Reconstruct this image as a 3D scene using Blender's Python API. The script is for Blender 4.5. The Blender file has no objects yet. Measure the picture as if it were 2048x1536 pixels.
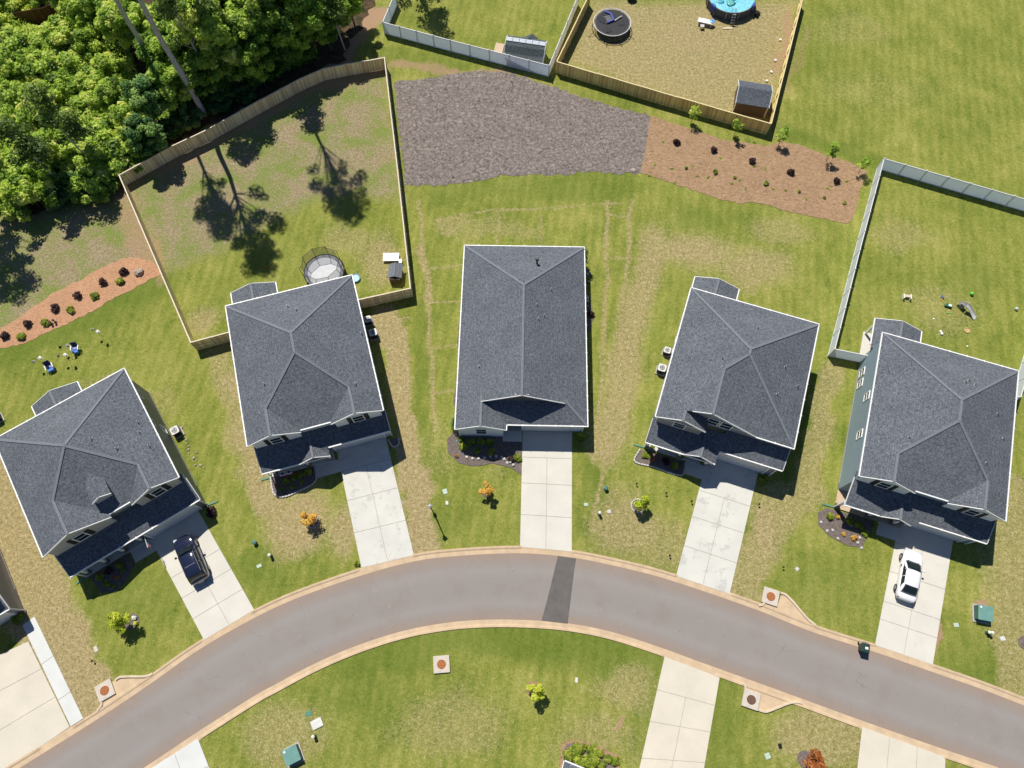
import bpy, bmesh, math, random
import numpy as np
from mathutils import Vector, Matrix
random.seed(7); RNG = np.random.default_rng(11)
C = bpy.context.scene.collection
R = math.radians
# ------------------------------------------------------------------ camera, sky, sun, exposure
CAMH, TILT, ROLL, FOC = 68.0, R(21.357), R(-0.844), 1420.0
def _axes():
    c, s = math.cos(TILT), math.sin(TILT)
    f = Vector((0, s, -c)); up = Vector((0, c, s)); r = Vector((1, 0, 0))
    cr, sr = math.cos(ROLL), math.sin(ROLL)
    return cr*r+sr*up, -sr*r+cr*up, f
_Rt, _Up, _Fw = _axes()
cam = bpy.data.objects.new('camera', bpy.data.cameras.new('camera')); C.objects.link(cam)
m = Matrix((_Rt, _Up, -_Fw)).transposed().to_4x4(); m.translation = (0, 0, CAMH)
cam.matrix_world = m
cam.data.sensor_width = 36; cam.data.lens = FOC/2048*36; cam.data.clip_end = 2000; cam.data.clip_start = .5
S = bpy.context.scene; S.camera = cam
SUN_AZ, SUN_EL = R(114.5), R(58)            # azimuth measured anticlockwise from +X
sd = Vector((math.cos(SUN_AZ)*math.cos(SUN_EL), math.sin(SUN_AZ)*math.cos(SUN_EL), math.sin(SUN_EL)))
w = bpy.data.worlds.new('World'); S.world = w; w.use_nodes = True
nt = w.node_tree; bg = nt.nodes['Background']; sk = nt.nodes.new('ShaderNodeTexSky')
sk.sky_type = 'NISHITA'; sk.sun_disc = False; sk.sun_elevation = SUN_EL; sk.sun_rotation = R(90)-SUN_AZ
sk.air_density = 1.0; sk.dust_density = .4; sk.ozone_density = 4.0
tn = nt.nodes.new('ShaderNodeMix'); tn.data_type = 'RGBA'; tn.blend_type = 'MULTIPLY'; tn.inputs[0].default_value = 1; tn.inputs[7].default_value = (.88, 1, 1.22, 1)   # clear, deep blue sky
nt.links.new(sk.outputs[0], tn.inputs[6]); nt.links.new(tn.outputs[2], bg.inputs[0]); bg.inputs[1].default_value = 0.05
sl = bpy.data.lights.new('sun', 'SUN'); sl.energy = 4.8; sl.angle = R(.5); sl.color = (1, .95, .87)
so = bpy.data.objects.new('sun', sl); C.objects.link(so)
so.rotation_euler = (-sd).to_track_quat('-Z', 'Y').to_euler(); so.location = (0, 0, 90)
S.view_settings.view_transform = 'Standard'; S.view_settings.look = 'None'
S.view_settings.exposure = 0.1; S.view_settings.gamma = 1
S.render.resolution_x, S.render.resolution_y = 1024, 768
# ------------------------------------------------------------------ helpers
def G(px, py, z=0.0):
    """photo pixel (2048x1536) -> the point of the place at height z that stands there"""
    d = (px-1024)/FOC*_Rt-(py-768)/FOC*_Up+_Fw
    k = (z-CAMH)/d.z
    return Vector((d.x*k, d.y*k, z))
def tag(o, label=None, cat=None, group=None, kind=None):
    if label: o['label'] = label
    if cat: o['category'] = cat
    if group: o['group'] = group
    if kind: o['kind'] = kind
    return o
def thing(name, label, cat, loc=(0, 0, 0), rz=0, group=None):
    o = bpy.data.objects.new(name, None); C.objects.link(o); o.empty_display_size = .3
    o.location = loc; o.rotation_euler = (0, 0, rz)
    return tag(o, label, cat, group)
class MB:
    def __init__(s): s.v = []; s.f = []
    def add(s, vs, fs):
        n = len(s.v); s.v += [tuple(v) for v in vs]; s.f += [tuple(i+n for i in f) for f in fs]; return s
    def box(s, c, d, rz=0, M=None):
        x, y, z = d[0]/2, d[1]/2, d[2]/2
        vs = [Vector((a*x, b*y, e*z)) for e in (-1, 1) for b in (-1, 1) for a in (-1, 1)]
        Rm = M if M is not None else Matrix.Rotation(rz, 3, 'Z')
        vs = [Rm @ v+Vector(c) for v in vs]
        return s.add(vs, [(0, 2, 3, 1), (4, 5, 7, 6), (0, 1, 5, 4), (2, 6, 7, 3), (0, 4, 6, 2), (1, 3, 7, 5)])
    def span(s, a, b, wd, ht, up=Vector((0, 0, 1))):
        a = Vector(a); b = Vector(b); d = (b-a); L = d.length; d.normalize()
        sd_ = d.cross(up)
        if sd_.length < 1e-4: sd_ = Vector((1, 0, 0))
        sd_.normalize(); u2 = sd_.cross(d)
        M = Matrix((d, sd_, u2)).transposed()
        return s.box((a+b)/2, (L, wd, ht), M=M)
    def prism(s, poly, z0, z1):
        n = len(poly)
        ar = sum(poly[i][0]*poly[(i+1) % n][1]-poly[(i+1) % n][0]*poly[i][1] for i in range(n))
        if ar < 0: poly = poly[::-1]
        vs = [(p[0], p[1], z0) for p in poly]+[(p[0], p[1], z1) for p in poly]
        return s.add(vs, [tuple(range(n))[::-1], tuple(range(n, 2*n))]+[(i, (i+1) % n, n+(i+1) % n, n+i) for i in range(n)])
    def cyl(s, a, b, r0, r1=None, n=12, cap=True):
        r1 = r0 if r1 is None else r1
        a = Vector(a); b = Vector(b); d = (b-a).normalized()
        x = d.orthogonal().normalized(); y = d.cross(x)
        vs = []
        for p, r in ((a, r0), (b, r1)):
            for i in range(n):
                t = 2*math.pi*i/n; vs.append(p+r*(math.cos(t)*x+math.sin(t)*y))
        fs = [(i, (i+1) % n, n+(i+1) % n, n+i) for i in range(n)]
        if cap: fs += [tuple(range(n))[::-1], tuple(range(n, 2*n))]
        return s.add(vs, fs)
    def tube(s, pts, r, n=8, closed=False):
        k = len(pts)
        for i in range(k if closed else k-1): s.cyl(pts[i], pts[(i+1) % k], r, r, n)
        return s
    def lathe(s, c, prof, n=20):
        vs = []; fs = []; c = Vector(c)
        for r, z in prof:
            for i in range(n):
                t = 2*math.pi*i/n; vs.append(c+Vector((r*math.cos(t), r*math.sin(t), z)))
        for j in range(len(prof)-1):
            for i in range(n):
                fs.append((j*n+i, j*n+(i+1) % n, (j+1)*n+(i+1) % n, (j+1)*n+i))
        fs.append(tuple(range(n))[::-1]); fs.append(tuple((len(prof)-1)*n+i for i in range(n)))
        return s.add(vs, fs)
    def blob(s, c, r, sq=1.0, amp=.18, seg=8, rings=5, seed=0):
        rr = random.Random(seed); vs = []; fs = []
        for j in range(rings+1):
            ph = math.pi*j/rings
            for i in range(seg):
                t = 2*math.pi*i/seg; k = 1 if j in (0, rings) else 1+rr.uniform(-amp, amp)
                vs.append((c[0]+r*k*math.sin(ph)*math.cos(t), c[1]+r*k*math.sin(ph)*math.sin(t), c[2]+r*k*sq*math.cos(ph)))
        for j in range(rings):
            for i in range(seg): fs.append((j*seg+i, (j+1)*seg+i, (j+1)*seg+(i+1) % seg, j*seg+(i+1) % seg))
        return s.add(vs, fs)
    def build(s, name, mat, parent=None, bevel=0, smooth=False, loc=None, uv=False, weld=False, solid=0):
        me = bpy.data.meshes.new(name); me.from_pydata(s.v, [], s.f)
        if weld:
            bm = bmesh.new(); bm.from_mesh(me); bmesh.ops.remove_doubles(bm, verts=bm.verts, dist=.003); bm.to_mesh(me); bm.free()
        me.validate(); me.update()
        if uv: slope_uv(me)
        me.materials.append(mat)
        if smooth: me.polygons.foreach_set('use_smooth', [True]*len(me.polygons))
        o = bpy.data.objects.new(name, me); C.objects.link(o)
        if parent: o.parent = parent
        if loc is not None: o.location = loc
        if solid:
            md = o.modifiers.new('solid', 'SOLIDIFY'); md.thickness = solid; md.offset = -1
        if bevel:
            md = o.modifiers.new('bevel', 'BEVEL'); md.width = bevel; md.segments = 2; md.limit_method = 'ANGLE'; md.angle_limit = R(40)
        return o
def slope_uv(me):
    uvl = me.uv_layers.new(name='UVMap')
    for p in me.polygons:
        n = p.normal; h = Vector((0, 0, 1)).cross(n)
        h = h.normalized() if h.length > .01 else Vector((1, 0, 0))
        d = n.cross(h)
        for li in p.loop_indices:
            co = me.vertices[me.loops[li].vertex_index].co
            uvl.data[li].uv = (co.dot(h), co.dot(d))
def copy_tree(o, parent=None):
    c = o.copy(); C.objects.link(c); c.parent = parent
    for ch in list(o.children): copy_tree(ch, c)
    return c
def spline(pts, step=.6):
    P = [Vector(p) for p in pts]; out = []
    P = [2*P[0]-P[1]]+P+[2*P[-1]-P[-2]]
    for i in range(1, len(P)-2):
        n = max(2, int((P[i+1]-P[i]).length/step))
        for k in range(n):
            t = k/n; a, b, c, d = P[i-1], P[i], P[i+1], P[i+2]
            out.append(.5*((2*b)+(c-a)*t+(2*a-5*b+4*c-d)*t*t+(3*b-a-3*c+d)*t**3))
    out.append(P[-2]); return out
# ------------------------------------------------------------------ materials
MATS = {}
def nmat(name):
    m = bpy.data.materials.new(name); m.use_nodes = True; MATS[name] = m
    n = m.node_tree; b = n.nodes['Principled BSDF']; return m, n, b
def noise(n, scale, detail=4, rough=.55, coord='Object', vec=None, dist=0):
    t = n.nodes.new('ShaderNodeTexNoise'); t.inputs['Scale'].default_value = scale
    t.inputs['Detail'].default_value = detail; t.inputs['Roughness'].default_value = rough; t.inputs['Distortion'].default_value = dist
    if vec is None:
        tc = n.nodes.new('ShaderNodeTexCoord'); vec = tc.outputs[coord]
    n.links.new(vec, t.inputs['Vector']); return t.outputs[0]
def ramp(n, fac, stops, interp='LINEAR'):
    r = n.nodes.new('ShaderNodeValToRGB'); r.color_ramp.interpolation = interp
    e = r.color_ramp.elements
    while len(e) < len(stops): e.new(.5)
    for k, (p, c) in enumerate(stops):
        e[k].position = p; e[k].color = (*c, 1) if len(c) == 3 else c
    n.links.new(fac, r.inputs[0]); return r.outputs[0]
def mix(n, f, a, b, mode='MIX'):
    x = n.nodes.new('ShaderNodeMix'); x.data_type = 'RGBA'; x.blend_type = mode; x.clamp_factor = True
    for s_, v in ((0, f), (6, a), (7, b)):
        if isinstance(v, (int, float)): x.inputs[s_].default_value = v
        elif isinstance(v, tuple): x.inputs[s_].default_value = (*v, 1)
        else: n.links.new(v, x.inputs[s_])
    return x.outputs[2]
def mth(n, op, a, b=None, clamp=False):
    x = n.nodes.new('ShaderNodeMath'); x.operation = op; x.use_clamp = clamp
    for i, v in enumerate((a, b)):
        if v is None: continue
        if isinstance(v, (int, float)): x.inputs[i].default_value = v
        else: n.links.new(v, x.inputs[i])
    return x.outputs[0]
def bump(n, b, h, strength=.4, dist=.02):
    x = n.nodes.new('ShaderNodeBump'); x.inputs['Strength'].default_value = strength; x.inputs['Distance'].default_value = dist
    n.links.new(h, x.inputs['Height']); n.links.new(x.outputs[0], b.inputs['Normal'])
def simple(name, col, rough=.6, var=.25, scale=3, metal=0, spec=.4, bmp=0, coat=0):
    m, n, b = nmat(name)
    f = noise(n, scale, 5)
    lo = tuple(c*(1-var) for c in col); hi = tuple(min(1, c*(1+var)) for c in col)
    n.links.new(ramp(n, f, [(.3, lo), (.7, hi)]), b.inputs['Base Color'])
    b.inputs['Roughness'].default_value = rough; b.inputs['Metallic'].default_value = metal
    b.inputs['Specular IOR Level'].default_value = spec
    if coat: b.inputs['Coat Weight'].default_value = coat; b.inputs['Coat Roughness'].default_value = .05
    if bmp: bump(n, b, noise(n, scale*8, 4), bmp, .01)
    return m
def siding(name, col, pitch=.18, vert=False):
    m, n, b = nmat(name)
    tc = n.nodes.new('ShaderNodeTexCoord'); sp = n.nodes.new('ShaderNodeSeparateXYZ'); n.links.new(tc.outputs['Object'], sp.inputs[0])
    src = sp.outputs[2]
    if vert: src = mth(n, 'ADD', sp.outputs[0], mth(n, 'MULTIPLY', sp.outputs[1], .83))
    fr = mth(n, 'FRACT', mth(n, 'DIVIDE', src, pitch))
    c = ramp(n, fr, [(0, tuple(x*.55 for x in col)), (.12, col), (1, tuple(x*1.06 for x in col))])
    c = mix(n, ramp(n, noise(n, 1.3, 5), [(.35, (0,)*3), (.7, (.25,)*3)]), c, tuple(x*.78 for x in col))
    n.links.new(c, b.inputs['Base Color']); b.inputs['Roughness'].default_value = .6; b.inputs['Specular IOR Level'].default_value = .3
    bump(n, b, fr, .35, .02); return m
def shingle(name, a, c2):
    m, n, b = nmat(name)
    tc = n.nodes.new('ShaderNodeTexCoord'); uv = tc.outputs['UV']
    bk = n.nodes.new('ShaderNodeTexBrick'); n.links.new(uv, bk.inputs[0])
    bk.inputs['Scale'].default_value = 1; bk.inputs['Brick Width'].default_value = .33; bk.inputs['Row Height'].default_value = .2
    bk.inputs['Mortar Size'].default_value = .022; bk.inputs['Mortar Smooth'].default_value = .4; bk.inputs['Bias'].default_value = .1
    bk.inputs['Color1'].default_value = (*a, 1); bk.inputs['Color2'].default_value = (*c2, 1)
    bk.inputs['Mortar'].default_value = (*(x*.45 for x in a), 1)
    f1 = noise(n, 4.5, 8, .78, 'UV', dist=.6); f2 = noise(n, .35, 5, .6, 'UV'); f3 = noise(n, 30, 3, .7, 'UV')
    c = mix(n, .75, bk.outputs[0], ramp(n, f1, [(.32, tuple(x*.5 for x in a)), (.5, c2), (.72, tuple(x*1.7 for x in c2))]), 'OVERLAY')
    c = mix(n, .55, c, ramp(n, f1, [(.35, tuple(x*.55 for x in a)), (.65, tuple(x*1.45 for x in c2))]))
    c = mix(n, .8, c, ramp(n, f2, [(.3, (.8,)*3), (.7, (1.08,)*3)]), 'MULTIPLY')
    c = mix(n, .35, c, ramp(n, f3, [(.35, (.5,)*3), (.7, (1.3,)*3)]), 'MULTIPLY')
    n.links.new(c, b.inputs['Base Color']); b.inputs['Roughness'].default_value = .95; b.inputs['Specular IOR Level'].default_value = .15
    h = mth(n, 'ADD', bk.outputs['Fac'], mth(n, 'MULTIPLY', f1, -2.2))
    bump(n, b, h, .5, -.03); return m
def leafmat(name, stops, trans=.3, rough=.55):
    m, n, b = nmat(name)
    at = n.nodes.new('ShaderNodeAttribute'); at.attribute_name = 'tint'
    oi = n.nodes.new('ShaderNodeObjectInfo')
    f = mth(n, 'ADD', at.outputs['Fac'], mth(n, 'MULTIPLY', mth(n, 'SUBTRACT', oi.outputs['Random'], .5), .3), True)
    c = ramp(n, f, stops)
    n.links.new(c, b.inputs['Base Color']); b.inputs['Roughness'].default_value = rough; b.inputs['Specular IOR Level'].default_value = .25
    t = n.nodes.new('ShaderNodeBsdfTranslucent'); n.links.new(mix(n, 1.0, c, (1.0, 1.0, .55), 'MULTIPLY'), t.inputs[0])
    x = n.nodes.new('ShaderNodeMixShader'); x.inputs[0].default_value = trans
    out = n.nodes['Material Output']; n.links.new(b.outputs[0], x.inputs[1]); n.links.new(t.outputs[0], x.inputs[2]); n.links.new(x.outputs[0], out.inputs[0])
    return m
M_white = simple('white_trim', (.84, .84, .82), .5, .04)
M_vinyl = simple('white_vinyl', (.66, .69, .72), .35, .06, 1)
M_post = simple('vinyl_post', (.78, .79, .8), .35, .04)
M_roof = shingle('shingles', (.128, .14, .158), (.212, .23, .256))
M_cap = simple('ridge_cap_shingle', (.18, .196, .218), .95, .25, 12, spec=.1)
M_glass = simple('window_glass', (.012, .02, .022), .08, .2, 2, spec=.6)
M_shut = simple('shutter_paint', (.018, .018, .02), .5, .1)
M_gdoor = simple('garage_door_paint', (.7, .7, .68), .5, .05)
M_found = simple('foundation_concrete', (.42, .39, .34), .9, .15)
M_metal = simple('galvanised_metal', (.3, .31, .32), .6, .1, metal=.4)
M_black = simple('black_plastic', (.012, .012, .014), .45, .2)
M_dark = simple('dark_steel', (.03, .03, .032), .4, .2, metal=.5)
M_green = simple('utility_green', (.07, .17, .135), .5, .12)
M_green2 = simple('splash_green', (.09, .24, .16), .6, .15)
M_acw = simple('ac_cabinet', (.6, .6, .58), .5, .06)
M_brick = simple('brick_grey_brown', (.2, .16, .14), .9, .35, 9)
M_pinkwood = simple('deck_wood', (.55, .42, .28), .8, .15, 6)
def woodfence(name, col, pitch=.14, dark=.45):
    m, n, b = nmat(name)
    tc = n.nodes.new('ShaderNodeTexCoord'); uv = tc.outputs['UV']
    sp = n.nodes.new('ShaderNodeSeparateXYZ'); n.links.new(uv, sp.inputs[0])
    q = mth(n, 'DIVIDE', sp.outputs[0], pitch); fr = mth(n, 'FRACT', q); fl = mth(n, 'FLOOR', q)
    wn = n.nodes.new('ShaderNodeTexWhiteNoise'); wn.noise_dimensions = '1D'; n.links.new(fl, wn.inputs['W'])
    c = ramp(n, wn.outputs['Value'], [(0, tuple(x*.7 for x in col)), (.5, col), (1, tuple(min(1, x*1.3) for x in col))])
    c = mix(n, ramp(n, fr, [(0, (1,)*3), (.09, (0,)*3), (.93, (0,)*3), (1, (1,)*3)]), c, tuple(x*dark*.6 for x in col))
    mp = n.nodes.new('ShaderNodeMapping'); mp.inputs['Scale'].default_value = (9, .8, 1); n.links.new(uv, mp.inputs[0])
    st = noise(n, 1.2, 6, .65, vec=mp.outputs[0])
    c = mix(n, .7, c, ramp(n, st, [(.3, (.7,)*3), (.5, (1,)*3)]), 'MULTIPLY')
    n.links.new(c, b.inputs['Base Color']); b.inputs['Roughness'].default_value = .85; b.inputs['Specular IOR Level'].default_value = .15
    return m
M_pine = woodfence('pine_pickets', (.95, .72, .42))
M_pine2 = woodfence('stained_pickets', (.85, .6, .24), .15, .7)
M_brownf = woodfence('brown_pickets', (.16, .08, .045), .2)
M_pinecap = simple('pine_top_rail', (.72, .62, .47), .8, .1, 5)
M_pinecap2 = simple('yellow_top_rail', (.74, .62, .33), .8, .1, 5)
# asphalt
def m_asphalt():
    m, n, b = nmat('asphalt')
    f = noise(n, .35, 6, .6); g = noise(n, 60, 3, .7); s_ = noise(n, 1.5, 5, .6)
    c = ramp(n, f, [(.3, (.25, .222, .198)), (.5, (.275, .248, .226)), (.7, (.265, .245, .228))])
    c = mix(n, .35, c, ramp(n, g, [(.3, (.7,)*3), (.7, (1.2,)*3)]), 'MULTIPLY')
    c = mix(n, ramp(n, s_, [(.62, (0,)*3), (.72, (.35,)*3)]), c, (.36, .31, .28))
    at = n.nodes.new('ShaderNodeAttribute'); at.attribute_name = 'edge'
    c = mix(n, mth(n, 'MULTIPLY', at.outputs['Fac'], mth(n, 'MULTIPLY', s_, 1.1)), c, (.33, .22, .15))
    vo = n.nodes.new('ShaderNodeTexVoronoi'); vo.feature = 'DISTANCE_TO_EDGE'; vo.inputs['Scale'].default_value = .16
    tc = n.nodes.new('ShaderNodeTexCoord'); w_ = n.nodes.new('ShaderNodeVectorMath'); w_.operation = 'ADD'
    nz = n.nodes.new('ShaderNodeTexNoise'); nz.inputs['Scale'].default_value = .9; nz.inputs['Detail'].default_value = 6; n.links.new(tc.outputs['Object'], nz.inputs['Vector'])
    n.links.new(tc.outputs['Object'], w_.inputs[0]); n.links.new(nz.outputs['Color'], w_.inputs[1]); n.links.new(w_.outputs[0], vo.inputs['Vector'])
    ck = ramp(n, vo.outputs['Distance'], [(0, (.3,)*3), (.0025, (0,)*3)])
    c = mix(n, mth(n, 'MULTIPLY', ck, mth(n, 'GREATER_THAN', f, .52)), c, (.1, .09, .085))
    ln = n.nodes.new('ShaderNodeAttribute'); ln.attribute_name = 'lane'
    c = mix(n, mth(n, 'MULTIPLY', ln.outputs['Fac'], .3), c, (.33, .3, .28))
    dr = noise(n, 4, 3, .5); c = mix(n, ramp(n, dr, [(.7, (0,)*3), (.74, (.5,)*3)]), c, (.12, .11, .105))
    n.links.new(c, b.inputs['Base Color']); b.inputs['Roughness'].default_value = .9; b.inputs['Specular IOR Level'].default_value = .25
    bump(n, b, g, .15, .005); return m
M_asph = m_asphalt()
M_patch = simple('asphalt_patch', (.125, .115, .105), .85, .14, 1.2, bmp=.2)
M_kerb = simple('kerb_concrete', (.56, .42, .27), .9, .12, 1.2, bmp=.1)
M_kerbtop = simple('kerb_top_concrete', (.6, .5, .36), .9, .12, 2)
def m_conc(name, base, stain=.5, scol=(.36, .36, .37)):
    m, n, b = nmat(name)
    f = noise(n, .5, 4); g = noise(n, .75, 9, .72); h = noise(n, 45, 2); v_ = noise(n, 5, 6, .7)
    c = ramp(n, f, [(.3, tuple(x*.93 for x in base)), (.7, tuple(x*1.04 for x in base))])
    c = mix(n, ramp(n, g, [(.52+.16*(1-stain), (0,)*3), (.58+.16*(1-stain), (.55,)*3)]), c, scol)
    c = mix(n, ramp(n, v_, [(.6, (0,)*3), (.72, (.4,)*3)]), c, tuple(x*.72 for x in base))
    c = mix(n, .25, c, ramp(n, h, [(.3, (.85,)*3), (.7, (1.1,)*3)]), 'MULTIPLY')
    n.links.new(c, b.inputs['Base Color']); b.inputs['Roughness'].default_value = .85; b.inputs['Specular IOR Level'].default_value = .25
    return m
M_conc = m_conc('driveway_concrete', (.63, .605, .53), .3)
M_concst = m_conc('driveway_concrete_worn', (.62, .61, .55), .85, (.42, .42, .4))
M_concw = m_conc('driveway_concrete_warm', (.63, .58, .475), .1, (.6, .47, .33))
M_conc2 = m_conc('driveway_concrete_new', (.64, .65, .62), .1)
M_joint = simple('joint_dark', (.4, .38, .33), .9, .2)
M_rust = simple('rusty_iron', (.36, .13, .045), .8, .35, 12, bmp=.3)
M_rust2 = simple('dull_iron', (.14, .075, .05), .7, .3, 12, bmp=.3)
M_stone = simple('edging_stone', (.55, .53, .5), .9, .3, 14)
M_rock = simple('field_rock', (.4, .33, .27), .9, .4, 8, bmp=.4)
def m_bed(name, cols, scale=6, bstr=.9, bd=.12, stretch=(1, 1, 1)):
    m, n, b = nmat(name)
    tc = n.nodes.new('ShaderNodeTexCoord'); mp = n.nodes.new('ShaderNodeMapping'); mp.inputs['Scale'].default_value = stretch
    n.links.new(tc.outputs['Object'], mp.inputs[0])
    f = noise(n, scale, 9, .8, vec=mp.outputs[0], dist=.8); g = noise(n, .4, 5)
    c = ramp(n, f, [(.3, cols[0]), (.45, cols[1]), (.58, cols[2]), (.75, cols[3])])
    c = mix(n, .5, c, ramp(n, g, [(.3, (.82,)*3), (.7, (1.1,)*3)]), 'MULTIPLY')
    n.links.new(c, b.inputs['Base Color']); b.inputs['Roughness'].default_value = 1; b.inputs['Specular IOR Level'].default_value = .05
    bump(n, b, f, bstr, bd); return m
M_grav = m_bed('gravel_bed', [(.03, .024, .02), (.24, .2, .175), (.42, .365, .325), (.66, .58, .52)], 2.7, 1.0, .35)
M_bark = m_bed('pine_straw', [(.13, .08, .042), (.33, .21, .12), (.43, .29, .175), (.54, .4, .26)], 2.4, .8, .14, (1, 1.6, 1))
M_red = m_bed('red_mulch', [(.24, .1, .05), (.47, .26, .145), (.56, .33, .2), (.64, .42, .27)], 3, .8, .12, (1, 1.5, 1))
M_mulch = m_bed('dark_mulch', [(.05, .04, .035), (.16, .13, .115), (.23, .19, .17), (.34, .29, .26)], 5, .9, .1)
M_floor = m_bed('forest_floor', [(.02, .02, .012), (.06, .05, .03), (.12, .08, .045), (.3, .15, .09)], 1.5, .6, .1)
# leaves
M_leafA = leafmat('leaf_bright', [(0, (.1, .19, .03)), (.35, (.34, .52, .06)), (.7, (.6, .74, .12)), (1, (.8, .8, .25))], .42)
M_leafB = leafmat('leaf_dark', [(0, (.05, .11, .02)), (.4, (.25, .43, .055)), (.75, (.5, .68, .09)), (1, (.7, .8, .2))], .45)
M_leafC = leafmat('leaf_blue_green', [(0, (.03, .09, .03)), (.5, (.12, .26, .065)), (1, (.34, .5, .13))], .35)
M_leafY = leafmat('leaf_lime', [(0, (.2, .28, .02)), (.5, (.55, .65, .05)), (1, (.85, .82, .15))], .4)
M_leafO = leafmat('leaf_orange', [(0, (.4, .18, .02)), (.5, (.78, .46, .07)), (1, (.88, .65, .18))], .3)
M_leafR = leafmat('leaf_rust', [(0, (.25, .07, .02)), (.5, (.5, .18, .05)), (1, (.65, .3, .1))], .3)
M_leafP = leafmat('leaf_purple', [(0, (.015, .006, .008)), (.6, (.05, .02, .022)), (1, (.12, .05, .045))], .15)
M_leafS = leafmat('leaf_shrub', [(0, (.06, .12, .012)), (.5, (.24, .33, .03)), (1, (.5, .52, .07))], .3)
M_needle = leafmat('pine_needles', [(0, (.04, .08, .02)), (.6, (.12, .2, .04)), (1, (.24, .32, .06))], .3)
M_trunk = simple('pine_bark', (.5, .45, .42), .95, .3, 6, bmp=.5)
M_twig = simple('twig_bark', (.14, .1, .07), .9, .3, 10)
# ------------------------------------------------------------------ ground sheet
def gpoly(pts, z=0): return [G(x, y, z) for x, y in pts]
def seg_dist(X, Y, pts):
    d = np.full(X.shape, 1e9)
    for (ax, ay), (bx, by) in zip(pts[:-1], pts[1:]):
        vx, vy = bx-ax, by-ay; L = vx*vx+vy*vy+1e-9
        t = np.clip(((X-ax)*vx+(Y-ay)*vy)/L, 0, 1)
        d = np.minimum(d, np.hypot(X-ax-t*vx, Y-ay-t*vy))
    return d
def inside(X, Y, poly):
    r = np.zeros(X.shape, bool); n = len(poly)
    for i in range(n):
        x1, y1 = poly[i]; x2, y2 = poly[(i+1) % n]
        c = ((y1 > Y) != (y2 > Y)) & (X < (x2-x1)*(Y-y1)/(y2-y1+1e-12)+x1); r ^= c
    return r
def wp(pts): return [tuple(G(x, y)[:2]) for x, y in pts]
x0, x1, y0, y1, st = -72, 72, -16, 92, .3
xs = np.arange(x0, x1+.01, st); ys = np.arange(y0, y1+.01, st)
X, Y = np.meshgrid(xs, ys); nx, ny = len(xs), len(ys)
def vnoise(sc, seed):
    r = np.random.default_rng(seed); g = r.random((int((y1-y0)/sc)+4, int((x1-x0)/sc)+4))
    fx = (X-x0)/sc; fy = (Y-y0)/sc; ix = fx.astype(int); iy = fy.astype(int); fx = fx-ix; fy = fy-iy
    fx = fx*fx*(3-2*fx); fy = fy*fy*(3-2*fy)
    return (g[iy, ix]*(1-fx)+g[iy, ix+1]*fx)*(1-fy)+(g[iy+1, ix]*(1-fx)+g[iy+1, ix+1]*fx)*fy
WX = (vnoise(2.5, 1)-.5)*1.6+(vnoise(.8, 2)-.5)*.7; WY = (vnoise(2.5, 3)-.5)*1.6+(vnoise(.8, 4)-.5)*.7
dry = np.zeros(X.shape); lush = np.zeros(X.shape); bare = np.zeros(X.shape); weed = np.zeros(X.shape)
def line(A, pts, wd, amt, soft=1.0, warp=1.0):
    d = seg_dist(X+WX*warp, Y+WY*warp, wp(pts)); np.maximum(A, amt*np.clip((wd+soft-d)/soft, 0, 1), out=A)
def ell(A, c, rx, ry, amt, soft=.6):
    p = G(*c); d = np.hypot((X+WX-p.x)/rx, (Y+WY-p.y)/ry); np.maximum(A, amt*np.clip((1-d)/soft, 0, 1), out=A)
def area(A, pts, amt, soft=1.0):
    q = wp(pts); d = seg_dist(X+WX*.7, Y+WY*.7, q+[q[0]]); s_ = np.where(inside(X+WX*.7, Y+WY*.7, q), d, -d)
    np.maximum(A, amt*np.clip(s_/soft+.5, 0, 1), out=A)
# straw strips and thin areas
line(dry, [(790, 640), (795, 760), (818, 900), (838, 1040), (840, 1100)], .9, .95, .8)
line(dry, [(770, 640), (800, 740), (812, 850)], 1.0, .85, .7)
ell(dry, (600, 1045), 5.2, 4.6, .8); ell(dry, (575, 1110), 3, 1.8, .6); ell(dry, (690, 1060), 1.6, 4, .7)
line(dry, [(478, 760), (500, 860), (520, 940), (540, 1000)], .9, .75)
line(dry, [(440, 700), (470, 830), (500, 930)], 1.0, .55)
line(dry, [(1310, 480), (1285, 600), (1258, 700), (1235, 820), (1222, 900)], 1.0, .66, 2.0)
ell(dry, (1390, 500), 6.5, 3.6, .72); ell(dry, (1500, 540), 7, 3.6, .6); ell(dry, (1560, 470), 5, 3, .45)
ell(dry, (1250, 1050), 5, 6, .62); ell(dry, (1320, 1090), 5, 4, .5); ell(dry, (1530, 1060), 2.4, 6, .75)
line(dry, [(1490, 1180), (1530, 1100), (1570, 1000)], 1.6, .6)
line(dry, [(1665, 740), (1640, 860), (1610, 1000)], .9, .55)
line(dry, [(5, 960), (25, 1060), (60, 1180), (110, 1300), (165, 1400)], 1.9, .95, 1.4)
line(dry, [(60, 1130), (120, 1260), (170, 1380)], .8, .8, 1)
area(dry, [(1180, 0), (1120, 130), (1540, 270), (1600, 0)], .72, 3)
area(dry, [(1300, 120), (1450, 130), (1500, 60), (1300, 20)], .85, 4)
ell(dry, (900, 1450), 8, 4, .42); ell(dry, (1190, 1480), 6, 3, .45); ell(dry, (1250, 1380), 5, 3, .5); ell(dry, (560, 1470), 6, 4, .5)
ell(dry, (1640, 1480), 7, 3.5, .6); ell(dry, (1990, 1200), 2.5, 8, .45); line(dry, [(2040, 1000), (2030, 1200), (2040, 1350)], 1.5, .55)
ell(dry, (1000, 460), 8, 2.2, .4); ell(dry, (900, 450), 3, 2, .5); ell(dry, (760, 520), 3.5, 6, .6); ell(dry, (700, 480), 4, 3, .45); ell(dry, (400, 640), 3, 3, .6)
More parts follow.
